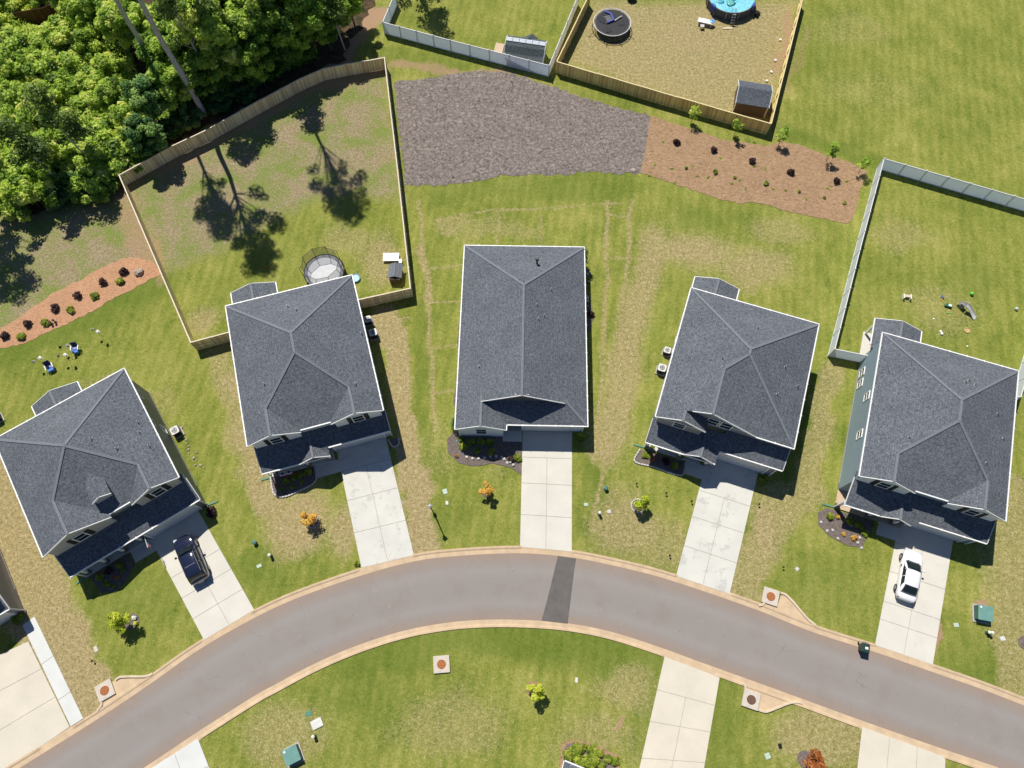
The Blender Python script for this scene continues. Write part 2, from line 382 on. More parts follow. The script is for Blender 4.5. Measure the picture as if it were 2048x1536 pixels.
ell(dry, (1800, 470), 6, 3, .4); ell(dry, (1880, 620), 6, 5, .35); ell(dry, (1740, 180), 12, 5, .25); ell(dry, (1700, 60), 9, 5, .3)
ell(dry, (200, 780), 5, 2, .35); ell(dry, (330, 800), 3, 3, .35); ell(dry, (880, 900), 2.5, 5, .3); ell(dry, (1000, 950), 2, 2, .3)
for q in ([(836, 400), (848, 520), (862, 700), (872, 860)], [(1215, 400), (1212, 600), (1203, 760), (1195, 880)], [(1262, 400), (1250, 560), (1238, 700)]):
    line(dry, q, .07, .72, .35, .25)
for q in ([(870, 440), (960, 425), (1100, 415), (1240, 405)], [(858, 536), (925, 530)], [(850, 606), (920, 602)], [(1205, 512), (1270, 520)], [(998, 420), (997, 488)],
          [(870, 695), (915, 690)], [(872, 785), (912, 780)], [(1080, 430), (1082, 487)], [(1212, 430), (1255, 432)]):
    line(dry, q, .03, .65, .3, .2)
line(dry, [(840, 500), (850, 540), (856, 600)], .3, .7, .5, .6)
line(dry, [(1213, 890), (1205, 950), (1190, 1010), (1187, 1060)], .05, .8, .25, .1)
# lush strips
line(lush, [(320, 560), (230, 600), (140, 650), (0, 710)], 1.5, .8, 1.4)
line(lush, [(1640, 760), (1620, 850), (1590, 960)], .8, .9, .8); ell(lush, (1185, 960), 1.2, 5, .8)
ell(lush, (510, 1140), 2.4, 3, .6); line(lush, [(880, 380), (1000, 375), (1250, 370)], 1, .45)
line(lush, [(700, 1300), (900, 1265), (1100, 1265), (1300, 1320)], 1.6, .75, 1.5)
line(lush, [(1340, 1300), (1290, 1500)], 1.2, .55, 1); line(lush, [(1430, 1380), (1425, 1530)], 1.6, .5, 1)
ell(lush, (1960, 1340), 4, 3, .5); ell(lush, (1650, 1180), 6, 4, .35); ell(lush, (250, 1200), 6, 4, .45); ell(lush, (1640, 110), 6, 8, .3)
line(lush, [(1560, 255), (1700, 310), (1760, 330)], .6, .7, .8); ell(lush, (1940, 560), 4, 3, .4); ell(lush, (1040, 1130), 3, 1, .4)
line(lush, [(780, 110), (900, 130)], 1.2, .5, 1); ell(lush, (845, 1060), 1.2, 3, .5); line(lush, [(845, 640), (850, 800), (862, 960)], .5, .5, .5)
ell(lush, (880, 1040), 4, 3, .35); ell(lush, (700, 1400), 9, 3, .4); ell(lush, (1400, 440), 7, 2, .45)
# weedy bare ground
area(weed, [(235, 350), (420, 250), (640, 140), (768, 115), (808, 400), (700, 385), (560, 425), (470, 490), (330, 540)], .95, 2)
area(weed, [(-40, 440), (120, 420), (250, 360), (330, 545), (210, 560), (100, 625), (-40, 690)], 1, 1.5)
area(bare, [(735, 20), (790, 20), (740, 60), (700, 130), (560, 190), (600, 150), (680, 80)], .8, 1)
line(bare, [(250, 372), (420, 290), (640, 175), (760, 145)], .5, .45, 1.0); line(bare, [(250, 380), (320, 540)], .3, .45, .7)
line(bare, [(790, 125), (900, 150), (1000, 150), (1080, 180), (1200, 215)], .4, .5, .8); line(bare, [(222, 380), (315, 560)], .6, .42, .9)
line(bare, [(1200, 1215), (1225, 1230)], .1, .3); line(bare, [(1246, 1436), (1238, 1458)], .08, .9, .15, .15)
ell(bare, (1955, 1222), .8, 1, .8); line(bare, [(1880, 1240), (1870, 1300)], .1, .7, .4)
line(bare, [(1610, 60), (1575, 190)], .4, .3, .8); line(bare, [(1580, 30), (1555, 150)], .3, .5, .8)
me = bpy.data.meshes.new('ground')
V = np.stack([X, Y, np.zeros_like(X)], -1).reshape(-1, 3)
idx = np.arange(nx*ny).reshape(ny, nx)
F = np.stack([idx[:-1, :-1], idx[:-1, 1:], idx[1:, 1:], idx[1:, :-1]], -1).reshape(-1, 4)
# far skirt so that the sheet reaches the horizon
far = [(-900, -900), (900, -900), (900, 900), (-900, 900)]
Vf = np.array([(x0, y0, 0), (x1, y0, 0), (x1, y1, 0), (x0, y1, 0)]+[(a, b, 0) for a, b in far], float)
nb = len(V); V = np.vstack([V, Vf]); F = np.vstack([F, np.array([[nb, nb+4, nb+5, nb+1], [nb+1, nb+5, nb+6, nb+2], [nb+2, nb+6, nb+7, nb+3], [nb+3, nb+7, nb+4, nb]])])
me.vertices.add(len(V)); me.vertices.foreach_set('co', V.ravel()); me.loops.add(F.size); me.loops.foreach_set('vertex_index', F.ravel())
me.polygons.add(len(F)); me.polygons.foreach_set('loop_start', np.arange(0, F.size, 4)); me.polygons.foreach_set('loop_total', np.full(len(F), 4)); me.update()
ca = me.color_attributes.new('soil', 'FLOAT_COLOR', 'POINT')
col = np.zeros((len(V), 4)); col[:nb, 0] = dry.ravel(); col[:nb, 1] = lush.ravel(); col[:nb, 2] = bare.ravel(); col[:nb, 3] = weed.ravel(); col[nb:, 0] = .2
ca.data.foreach_set('color', col.ravel())
def m_lawn():
    m, n, b = nmat('lawn')
    at = n.nodes.new('ShaderNodeAttribute'); at.attribute_name = 'soil'
    sp = n.nodes.new('ShaderNodeSeparateColor'); n.links.new(at.outputs['Color'], sp.inputs[0]); wd_ = at.outputs['Alpha']
    n0 = noise(n, .12, 4); n1 = noise(n, .3, 8, .65, dist=.5); n2 = noise(n, 3.0, 8, .75, dist=.4); n3 = noise(n, 8, 6, .8)
    tc = n.nodes.new('ShaderNodeTexCoord'); mp = n.nodes.new('ShaderNodeMapping'); mp.inputs['Scale'].default_value = (1, .25, 1); n.links.new(tc.outputs['Object'], mp.inputs[0])
    ns = noise(n, 1.1, 4, .6, vec=mp.outputs[0])
    f = mth(n, 'ADD', mth(n, 'MULTIPLY', n1, .22), mth(n, 'ADD', mth(n, 'MULTIPLY', n2, .36), mth(n, 'ADD', mth(n, 'MULTIPLY', n3, .46), mth(n, 'MULTIPLY', n0, .18))))
    f = mth(n, 'ADD', f, mth(n, 'MULTIPLY', mth(n, 'SUBTRACT', ns, .5), .16))
    wv = n.nodes.new('ShaderNodeTexWave'); wv.inputs['Scale'].default_value = .28; wv.inputs['Distortion'].default_value = 3.0; wv.inputs['Detail'].default_value = 3; wv.inputs['Detail Scale'].default_value = .35
    mr = n.nodes.new('ShaderNodeMapping'); mr.inputs['Rotation'].default_value = (0, 0, R(12)); n.links.new(tc.outputs['Object'], mr.inputs[0]); n.links.new(mr.outputs[0], wv.inputs['Vector'])
    f = mth(n, 'ADD', f, mth(n, 'MULTIPLY', mth(n, 'SUBTRACT', wv.outputs['Fac'], .5), .028))
    c = ramp(n, f, [(.47, (.085, .125, .021)), (.55, (.16, .198, .035)), (.62, (.235, .255, .052)), (.69, (.33, .32, .088)), (.78, (.48, .42, .17))])
    # lush
    c = mix(n, mth(n, 'MULTIPLY', sp.outputs[1], mth(n, 'ADD', mth(n, 'MULTIPLY', n2, .9), .2), True), c, ramp(n, n2, [(.3, (.055, .11, .014)), (.7, (.12, .185, .024))]))
    # dry
    df = mth(n, 'SUBTRACT', mth(n, 'ADD', mth(n, 'MULTIPLY', sp.outputs[0], 1.5), mth(n, 'MULTIPLY', mth(n, 'ADD', n2, n3), 1.3)), 1.6)
    dc = ramp(n, mth(n, 'ADD', mth(n, 'MULTIPLY', n2, .4), mth(n, 'MULTIPLY', n3, .6)), [(.38, (.14, .112, .042)), (.46, (.285, .228, .1)), (.54, (.42, .34, .175)), (.62, (.65, .56, .36))])
    c = mix(n, mth(n, 'MULTIPLY', df, 1.15, True), c, dc)
    # weedy ground
    wc = ramp(n, mth(n, 'ADD', mth(n, 'MULTIPLY', n3, .6), mth(n, 'MULTIPLY', n2, .4)), [(.38, (.09, .075, .035)), (.47, (.27, .21, .125)), (.56, (.4, .32, .21)), (.66, (.6, .5, .36))])
    wg = ramp(n, n3, [(.35, (.09, .15, .025)), (.65, (.27, .33, .07))])
    n4 = noise(n, 4.5, 5, .75)
    gm = mth(n, 'MULTIPLY', mth(n, 'SUBTRACT', mth(n, 'ADD', mth(n, 'MULTIPLY', n1, .8), n4), .83), 5.5, True)
    wc = mix(n, gm, wc, wg)
    c = mix(n, mth(n, 'MULTIPLY', mth(n, 'ADD', wd_, mth(n, 'MULTIPLY', mth(n, 'SUBTRACT', n2, .6), .5)), 1.3, True), c, wc)
    bc = ramp(n, n3, [(.3, (.24, .14, .075)), (.7, (.52, .36, .23))])
    c = mix(n, mth(n, 'MULTIPLY', mth(n, 'SUBTRACT', mth(n, 'ADD', mth(n, 'MULTIPLY', sp.outputs[2], 1.4), n2), .75), 1.6, True), c, bc)
    n.links.new(c, b.inputs['Base Color']); b.inputs['Roughness'].default_value = 1; b.inputs['Specular IOR Level'].default_value = .05
    hb = mth(n, 'ADD', mth(n, 'MULTIPLY', n3, .6), n2)
    bump(n, b, hb, .7, .1); return m
me.materials.append(m_lawn())
gr = bpy.data.objects.new('ground', me); C.objects.link(gr); tag(gr, kind='structure')
def sheet(name, pts, mat, z=.02, label=None, kind='structure', wob=.12, sub=.35, px=True):
    """irregular sheet lying on the ground with a ragged rim"""
    P = [G(*p) if len(p) == 2 and px else Vector(p) for p in pts]; out = []
    for i in range(len(P)):
        a = P[i]; b = P[(i+1) % len(P)]; n = max(1, int((b-a).length/sub))
        nr = Vector((-(b-a).y, (b-a).x, 0)).normalized()
        for k in range(n): out.append(a+(b-a)*k/n+nr*random.uniform(-wob, wob))
    o = MB().prism([(p.x, p.y) for p in out], -.05, z).build(name, mat)
    if kind: tag(o, kind=kind)
    return o
gp = [(787, 165), (800, 160), (850, 158), (900, 148), (960, 142), (1010, 145), (1060, 158), (1110, 175), (1180, 200), (1240, 215), (1302, 232), (1308, 250), (1296, 300), (1282, 345),
      (1240, 348), (1180, 342), (1130, 350), (1060, 350), (1000, 352), (960, 362), (900, 368), (850, 372), (812, 370)]
sheet('gravel_bed', gp, M_grav, .03, wob=.22, sub=.22)
bp = [(1302, 230), (1340, 245), (1450, 280), (1540, 292), (1560, 282), (1600, 290), (1660, 312), (1712, 330), (1735, 345), (1720, 380), (1705, 440), (1695, 448), (1650, 438), (1580, 425),
      (1530, 408), (1500, 405), (1480, 408), (1430, 396), (1380, 378), (1330, 362), (1282, 346)]
sheet('pine_straw_bed', bp, M_bark, .035, wob=.1)
rp = [(-30, 700), (40, 690), (120, 655), (190, 620), (230, 595), (262, 580), (310, 555), (325, 545), (300, 520), (262, 515), (240, 520), (205, 535), (160, 560), (100, 590), (60, 620), (0, 660), (-30, 670)]
sheet('mulch_bed', rp, M_red, .03)
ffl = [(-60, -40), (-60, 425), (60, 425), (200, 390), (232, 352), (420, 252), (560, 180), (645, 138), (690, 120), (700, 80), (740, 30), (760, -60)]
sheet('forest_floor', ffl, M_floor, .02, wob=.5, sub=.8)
# ------------------------------------------------------------------ road, kerbs
NA = [(-60, 1596), (88, 1504.5), (200, 1434), (300, 1367), (400, 1297), (512, 1233), (600, 1193), (723, 1150), (828, 1122), (915, 1111), (1040, 1105.5), (1143, 1114), (1230, 1131), (1312, 1151), (1400, 1179),
      (1520, 1221), (1628, 1264), (1750, 1303), (1865, 1343), (1960, 1376), (2048, 1410), (2140, 1446)]
SA = [(200, 1590), (289, 1536), (400, 1462), (512, 1391), (547, 1372), (620, 1333), (704, 1296), (800, 1264.5), (890, 1247), (970, 1240.5), (1050, 1241), (1135, 1247.6), (1220, 1264), (1312, 1293), (1400, 1325), (1536, 1374),
      (1604, 1398.6), (1720, 1441), (1880, 1497), (1996, 1536), (2100, 1575)]
N_ = spline([G(*p) for p in NA], .5); S_ = spline([G(*p) for p in SA], .5)
def resample(L, n):
    d = [0]
    for a, b in zip(L[:-1], L[1:]): d.append(d[-1]+(b-a).length)
    out = []; j = 0
    for i in range(n):
        t = d[-1]*i/(n-1)
        while j < len(L)-2 and d[j+1] < t: j += 1
        out.append(L[j].lerp(L[j+1], (t-d[j])/max(1e-6, d[j+1]-d[j])))
    return out
n = 240; Na = resample(N_, n); Sa = resample(S_, n); K = 16
mb = MB(); vs = []; ed = []
for i in range(n):
    for k in range(K+1):
        t = k/K; p = Na[i].lerp(Sa[i], t); vs.append((p.x, p.y, .012+.03*math.sin(math.pi*t))); ed.append(max(0, 1-min(t, 1-t)*5))
mb.add(vs, [(i*(K+1)+k, (i+1)*(K+1)+k, (i+1)*(K+1)+k+1, i*(K+1)+k+1) for i in range(n-1) for k in range(K)])
rd = mb.build('road', M_asph, smooth=True); tag(rd, kind='structure')
ea = rd.data.color_attributes.new('edge', 'FLOAT_COLOR', 'POINT'); ea.data.foreach_set('color', np.repeat(np.array(ed), 4))
tt = np.tile(np.arange(K+1)/K, n); ln_ = np.exp(-((tt-.25)/.08)**2)+np.exp(-((tt-.75)/.08)**2); la = rd.data.color_attributes.new('lane', 'FLOAT_COLOR', 'POINT'); la.data.foreach_set('color', np.repeat(ln_, 4))
if rd.data.polygons[0].normal.z < 0: rd.data.flip_normals()
# darker trench patch across the road
pt = [(1116, 1111), (1153, 1118), (1146, 1160), (1141, 1200), (1136, 1248), (1083, 1242), (1095, 1195), (1105, 1155)]
mb = MB(); P = [G(*p) for p in pt]
def roadz(p):
    best = min(range(0, n), key=lambda i: (Na[i]-p).length); a = Na[best]; b = Sa[best]
    t = max(0, min(1, (p-a).dot(b-a)/(b-a).length_squared)); return .012+.03*math.sin(math.pi*t)
L = [G(1116, 1112), G(1110, 1135), G(1103, 1165), G(1093, 1205), G(1083, 1241)]; Rr = [G(1152, 1117), G(1149, 1138), G(1145, 1168), G(1140, 1208), G(1135, 1247)]
Ls = resample(L, 14); Rs = resample(Rr, 14); vs = []
for a, b in zip(Ls, Rs):
    for k in range(5):
        p = a.lerp(b, k/4); vs.append((p.x, p.y, roadz(p)+.012))
mb.add(vs, [(i*5+k, i*5+k+1, (i+1)*5+k+1, (i+1)*5+k) for i in range(13) for k in range(4)])
pa = mb.build('asphalt_patch', M_patch); tag(pa, kind='structure')
if pa.data.polygons[0].normal.z < 0: pa.data.flip_normals()
def kerb(name, edge, side, gaps):
    """rolled kerb and gutter: pan at road level, lip rising to the lawn"""
    prof = [(-.05, .012), (.0, .016), (.34, .02), (.46, .09), (.62, .1), (.66, .0)]
    vs = []; fs = []; E_ = resample(edge, 300); q = len(prof)
    for i, p in enumerate(E_):
        d = (E_[min(i+1, 299)]-E_[max(i-1, 0)]).normalized(); nr = Vector((-d.y, d.x, 0))*side
        flat = any(g0 < p.x < g1 for g0, g1 in gaps)
        for o_, z in prof:
            zz = min(z, .03) if flat else z
            v = p+nr*o_; vs.append((v.x, v.y, zz))
    for i in range(299):
        if i % 9 == 8: pass
        for k in range(q-1): fs.append((i*q+k, (i+1)*q+k, (i+1)*q+k+1, i*q+k+1))
    o = MB().add(vs, fs).build(name, M_kerb); tag(o, kind='structure')
    if o.data.polygons[2].normal.z < 0: o.data.flip_normals()
    # saw-cut joints
    mb = MB()
    for i in range(6, 299, 12):
        p = E_[i]; d = (E_[i+1]-E_[i-1]).normalized(); nr = Vector((-d.y, d.x, 0))*side
        a = p+nr*.01; b = p+nr*.62
        mb.span((a.x, a.y, .023), (p.x+nr.x*.34, p.y+nr.y*.34, .027), .03, .006)
        mb.span((p.x+nr.x*.46, p.y+nr.y*.46, .094 if not any(g0 < p.x < g1 for g0, g1 in gaps) else .03), (b.x, b.y, .104 if not any(g0 < p.x < g1 for g0, g1 in gaps) else .034), .03, .006)
    j = mb.build('kerb_joint', M_joint, o)
# ------------------------------------------------------------------ houses
HO = {1: ((-47.7, 19.71), 32.84), 2: ((-28.18, 33.13), 15.1), 3: ((-4.79, 41.29), -1.99), 4: ((18.01, 34.4), -19.4), 5: ((36.03, 29.18), -19.4)}
def HW(k, u, v, z=0):
    (ox, oy), a = HO[k]; a = R(a); c, s = math.cos(a), math.sin(a)
    return Vector((ox+u*c+v*s, oy+u*s-v*c, z))
dx = lambda k, px, py: G(px, py).x
kerb('kerb_north', N_, 1, [(G(88, 1500).x, G(160, 1440).x), (G(408, 1280).x, G(508, 1219).x), (G(723, 1136).x, G(828, 1110).x), (G(1040, 1094).x, G(1143, 1102).x), (G(1353, 1151).x, G(1458, 1187).x), (G(1750, 1289).x, G(1865, 1328).x)])
kerb('kerb_south', S_, -1, [(G(300, 1530).x, G(396, 1476).x), (G(1328, 1312).x, G(1440, 1355).x), (G(1722, 1453).x, G(1890, 1513).x)])
# ---- driveways
def drive(name, TL, TR, BR, BL, mat, rows, cols=2, z=.05, gap=.025, chips=True):
    base = MB().prism([(p.x, p.y) for p in (TL, TR, BR, BL)], -.05, z-.022)
    o = base.build(name, M_joint); tag(o, kind='structure')
    mb = MB()
    ts = [0]+rows+[1]; cs = [i/cols for i in range(cols+1)]
    L = (BL-TL).length; W_ = (TR-TL).length
    for i in range(len(ts)-1):
        cc = cs if (cols > 1 and (i > 0 or len(ts) < 4)) else [0, 1]
        for j in range(len(cc)-1):
            a, b = ts[i]+(gap/L if i else 0), ts[i+1]-(gap/L if i < len(ts)-2 else 0)
            c, d = cc[j]+(gap/W_ if j else 0), cc[j+1]-(gap/W_ if j < len(cc)-2 else 0)
            q = [TL.lerp(BL, a).lerp(TR.lerp(BR, a), c), TL.lerp(BL, a).lerp(TR.lerp(BR, a), d), TL.lerp(BL, b).lerp(TR.lerp(BR, b), d), TL.lerp(BL, b).lerp(TR.lerp(BR, b), c)]
            mb.prism([(p.x, p.y) for p in q], z-.04, z)
    s_ = mb.build('slab', mat, o); return o
drive('driveway', HW(1, 6.5, 14.2), HW(1, 11.42, 14.2), G(508.7, 1219.6), G(408.5, 1280), M_conc, [.2, .4, .6, .8])
drive('driveway', HW(2, 6.83, 15.55), HW(2, 11.8, 15.55), G(828, 1110.5), G(723, 1135.5), M_concst, [.2, .45, .72])
drive('driveway', HW(3, 6.48, 19.2), HW(3, 11.42, 19.2), G(1143.5, 1103), G(1040, 1094), M_conc, [.26, .48, .74])
drive('driveway', HW(4, 6.4, 14.4), HW(4, 11.4, 14.4), G(1459, 1188), G(1352, 1152), M_concst, [.3, .52, .76])
drive('driveway', HW(5, 6.37, 16.0), HW(5, 11.4, 16.0), G(1865, 1329.5), G(1749.5, 1290), M_conc, [.18, .42, .66, .8])
drive('driveway', G(1329, 1313), G(1439, 1355), G(1402, 1570), G(1271, 1570), M_concw, [.27, .52, .8])
drive('driveway', G(1724, 1454), G(1890, 1514), G(1889, 1600), G(1708, 1590), M_concw, [.8], 3)
drive('driveway', G(302, 1537), G(396, 1477), G(440, 1590), G(330, 1620), M_conc2, [.5])
drive('driveway', G(-78, 1345), G(57, 1283), G(140, 1453.5), G(5, 1545), M_concw, [.33, .66], 1)
drive('driveway_strip', G(46, 1251), G(69.5, 1233), G(167, 1436.5), G(142, 1452.5), M_conc2, [.4, .75], 1)

K_ = .49
def tri_uvz(L): return [(u, -v, z) for u, v, z in L]
def house(k, label, wallmat, gabmat, kind, **o):
    if isinstance(k, int): (ox, oy), ang = HO[k]
    else: (ox, oy), ang = k
    H = thing('house', label, 'house', (ox, oy, 0), R(ang), 'grey roofed houses along the curved road')
    W = 12.65; c = W/2; E = o.get('E', 5.5); zr = E+K_*c
    roof = MB()
    def pl(*P):
        vs = tri_uvz(P); nv = len(vs)
        a = Vector(vs[1])-Vector(vs[0]); nn = Vector((0, 0, 0))
        for i in range(nv): nn += Vector(vs[i]).cross(Vector(vs[(i+1) % nv]))
        if nn.z < 0: vs = vs[::-1]
        roof.add(vs, [tuple(range(nv))])
    caps = MB()
    def cap(a, b, w_=.24):
        a = Vector((a[0], -a[1], a[2]+.01)); b = Vector((b[0], -b[1], b[2]+.01)); MB().span(a, b, w_, .04).build('ridge_cap', M_cap, H)
    walls = MB(); gab = MB(); ow = .3
    def wallbox(u0, u1, v0, v1, z0, z1, mbx=None): (mbx or walls).prism([(u0, -v0), (u1, -v0), (u1, -v1), (u0, -v1)], z0, z1)
    def gable(u0, u1, um, v, ze, zp, th=.12, z0=None, gm=None):
        # vertical gable wall polygon with thickness, facing front
        zb = ze-.02 if z0 is None else z0
        pts = [(u0, zb), (u1, zb), (u1, ze), (um, zp), (u0, ze)]
        vs = [(u, -v, z) for u, z in pts]+[(u, -(v-th), z) for u, z in pts]; q = len(pts)
        MB().add(vs, [tuple(range(q)), tuple(range(q, 2*q))[::-1]]+[(i, q+i, q+(i+1) % q, (i+1) % q) for i in range(q)]).build('gable_wall', gm or gabmat, H)
    def window(u, z, v, w_=.95, h=1.25, sh=True, name='window', double=False, wallmb=None, side=None):
        fr = MB(); gl = MB(); t = .09
        if side is None:
            B = lambda mbx, uu, zz, ww, hh, off, dep: mbx.box((uu, -(v+off), zz), (ww, dep, hh))
        else:   # on a side wall; v is the position along the house
            B = lambda mbx, uu, zz, ww, hh, off, dep: mbx.box((side+(off if side > 3 else -off), -(v+uu-u), zz), (dep, ww, hh))
        for s_ in (-1, 1):
            B(fr, u+s_*(w_/2+t/2), z, t, h+2*t, .03, .08); B(fr, u, z+s_*(h/2+t/2), w_, t, .03, .08)
        B(fr, u, z, w_, .05, .035, .06)
        f = fr.build(name, M_white, H); B(gl, u, z, w_, h, .012, .03); gl.build('pane', M_glass, f)
        if sh:
            for s_ in (-1, 1):
                m_ = MB(); B(m_, u+s_*(w_/2+t+.24), z, .4, h+.1, .03, .05); m_.build('shutter', M_shut, H)
    def gutter(a, b, w_=.1):
        a = Vector((a[0], -a[1], a[2]-.03)); b = Vector((b[0], -b[1], b[2]-.03))
        d = (b-a).normalized(); g_ = MB().span(a, b, w_, .14).build('gutter', M_white, H)
        n_ = int((b-a).length/1.5)
        for i in range(1, n_): MB().box(a.lerp(b, i/n_)+Vector((0, 0, .075)), (.06, .2, .03), math.atan2(d.y, d.x)).build('gutter_strap', M_white, g_)
    def fascia(a, b):
        a = Vector((a[0], -a[1], a[2]-.06)); b = Vector((b[0], -b[1], b[2]-.06)); MB().span(a, b, .05, .16).build('rake_board', M_white, H)
    def downspout(u, v, z, out=None, col=M_white):
        m_ = MB().box((u, -v, z/2), (.1, .08, z)); d_ = m_.build('downspout', col, H)
        if out:
            s_ = MB(); a = Vector((u, -v, .06)); b = Vector((u+out[0], -(v+out[1]), .05)); s_.span(a, b, .17, .09); s_.build('splash_extension', M_green2, H, bevel=.03)
    if kind in ('A', 'B', 'C'):
        va = c if kind != 'B' else 6.0
        F = {'A': 14.7, 'B': 12.35, 'C': 13.2}[kind]; vr = F-c
        Gf = {'A': 14.97, 'B': 12.75, 'C': 14.25}[kind]
        a = {'A': 2.45, 'B': 3.1, 'C': 2.35}[kind]; b = {'A': 2.45, 'B': 2.25, 'C': 0}[kind]
        if kind == 'B': vr = 6.02
        za = E+K_*a; zb = E+K_*b
        pl((0, 0, E), (W, 0, E), (c, va, zr))
        cap((0, 0, E), (c, va, zr)); cap((W, 0, E), (c, va, zr))
        if vr > va+.05: cap((c, va, zr), (c, vr, zr))
        if kind != 'C':
            pl((0, 0, E), (c, va, zr), *([(c, vr, zr)] if vr > va+.05 else []), (a, F-a, za), (a, Gf, za), (0, Gf, E))
            pl((W, 0, E), (c, va, zr), *([(c, vr, zr)] if vr > va+.05 else []), (W-b, F-b, zb), (W-b, Gf, zb), (W, Gf, E))
            pl((c, vr, zr), (a, F-a, za), (2*a, F, E), (W-2*b, F, E), (W-b, F-b, zb))
            pl((a, F-a, za), (a, Gf, za), (2*a, Gf, E), (2*a, F, E))
            pl((W-b, F-b, zb), (W-b, Gf, zb), (W-2*b, Gf, E), (W-2*b, F, E))
            cap((c, vr, zr), (a, F-a, za)); cap((c, vr, zr), (W-b, F-b, zb)); cap((a, F-a, za), (a, Gf, za)); cap((W-b, F-b, zb), (W-b, Gf, zb))
            gw = Gf-.17; fw = F-.2
            poly = [(ow, ow), (W-ow, ow), (W-ow, gw), (W-2*b+.25, gw), (W-2*b+.25, fw), (2*a-.25, fw), (2*a-.25, gw), (ow, gw)]
            walls.prism([(u, -v) for u, v in poly], 0, E-.02)
            gable(ow, 2*a-.25, a, gw+.004, E-.02, za-.17, z0=E-1.6); gable(W-2*b+.25, W-ow, W-b, gw+.004, E-.02, zb-.17, z0=E-1.6)
            for q in (((0, Gf, E), (a, Gf, za)), ((a, Gf, za), (2*a, Gf, E)), ((W-2*b, Gf, E), (W-b, Gf, zb)), ((W-b, Gf, zb), (W, Gf, E))): fascia(*q)
            gutter((2*a, F+.06, E), (W-2*b, F+.06, E))
            window(a, 4.85, gw+.02); window(W-b, 4.85, gw+.02)
            gutter((-.06, -.06, E), (-.06, Gf, E)); gutter((W+.06, -.06, E), (W+.06, Gf, E))
            if kind == 'B':   # small dormer on the front slope and two fixed panes under the centre eave
                zd = 7.3; du = 6.6; hw = .85; vb = F-(zd-E)/K_; vf = 11.35; zf = zd-hw*.62; vl = F-(zf-E)/K_
                pl((du, vb, zd), (du, vf, zd), (du-hw, vf, zf), (du-hw, vl, zf)); pl((du, vb, zd), (du, vf, zd), (du+hw, vf, zf), (du+hw, vl, zf))
                gable(du-hw+.15, du+hw-.15, du, vf-.12, zf-.02, zd-.2, z0=5.9)
                dw = MB(); wallbox(du-hw+.15, du+hw-.15, vl-.2, vf-.25, 5.9, zf-.03, dw); dw.build('dormer_wall', gabmat, H)
                fascia((du-hw, vf, zf), (du, vf, zd)); fascia((du, vf, zd), (du+hw, vf, zf))
                for wu in (6.75, 7.55): window(wu, 5.0, fw+.004, .48, .42, False)
        else:
            m_ = 4.6; zm = E+K_*m_; Gm = F+.03; gM = F-.24
            pl((0, 0, E), (c, va, zr), (c, vr, zr), (m_, F-m_, zm), (m_, Gm, zm), (a, Gm, za), (a, Gf, za), (0, Gf, E))
            pl((W, 0, E), (c, va, zr), (c, vr, zr), (W, F, E))
            pl((c, vr, zr), (m_, F-m_, zm), (2*m_, F, E), (W, F, E))
            pl((m_, F-m_, zm), (m_, Gm, zm), (2*m_, Gm, E), (2*m_, F, E))
            pl((a, gM-.1, za), (a, Gf, za), (2*a, Gf, E), (2*a, gM-.1, E))
            cap((c, vr, zr), (m_, F-m_, zm)); cap((m_, F-m_, zm), (m_, Gm, zm)); cap((c, vr, zr), (W, F, E)); cap((a, Gm, za), (a, Gf, za))
            gwl = Gf-.18
            poly = [(ow, ow), (W-ow, ow), (W-ow, gM), (2*a-.25, gM), (2*a-.25, gwl), (ow, gwl)]
            walls.prism([(u, -v) for u, v in poly], 0, E-.02)
            gable(ow, 2*a-.25, a, gwl+.004, E-.02, za-.17, z0=E-1.6)
            gable(ow+.2, 2*m_-.25, m_, gM+.004, E-.02, zm-.2, z0=E-.5)
            for q in (((0, Gf, E), (a, Gf, za)), ((a, Gf, za), (2*a, Gf, E)), ((a+.6, Gm, za+.3), (m_, Gm, zm)), ((m_, Gm, zm), (2*m_, Gm, E))): fascia(*q)
            for p, q in (((ow, gwl+.06, 5.38), (2*a-.25, gwl+.06, 5.38)), ((2*a-.1, gM+.06, 5.38), (2*m_-.3, gM+.06, 5.38))):
                MB().span((p[0], -p[1], p[2]), (q[0], -q[1], q[2]), .05, .1).build('band_board', M_white, H)
            gutter((2*m_, F+.06, E), (W+.1, F+.06, E)); gutter((-.06, -.06, E), (-.06, Gf, E)); gutter((W+.06, -.06, E), (W+.06, F, E))
            window(a, 4.85, gwl+.02, 1.0, 1.1, False); window(5.15, 5.4, gM+.02, .95, 1.25, False); window(6.4, 5.4, gM+.02, .95, 1.25, False); window(10.0, 5.05, gM+.02, 1.0, .42, False)
            gw = gwl; fw = gM
        gutter((-.1, -.06, E), (W+.1, -.06, E))
        # lower front roofs: porch part and garage part
        lz = 2.9; ul = .15 if kind != 'C' else -.05
        vp, vg, us = {'A': (17.0, 16.3, 6.6), 'B': (14.5, 14.5, 6.6), 'C': (16.0, 14.85, 6.7)}[kind]
        vp = o.get('vp', vp); vg = o.get('vg', vg)
        sl_ = .5
        def pent(u0, u1, vw, ve): pl((u0, vw, lz+(ve-vw)*sl_), (u1, vw, lz+(ve-vw)*sl_), (u1, ve, lz), (u0, ve, lz))
        low = MB()
        wl = {'A': Gf-.35, 'B': Gf-.36, 'C': Gf-.4}[kind]; wr = {'A': Gf-.35, 'B': Gf-.36, 'C': F-.4}[kind]
        wl -= .5; wr -= .5
        pent(ul, us, wl, vp)
        gz = lz+(vp-vg)*sl_; ue = W+(.1 if kind == 'B' else .02)
        pl((us, wr, lz+(vp-wr)*sl_), (ue, wr, lz+(vp-wr)*sl_), (ue, vg, gz), (us, vg, gz))
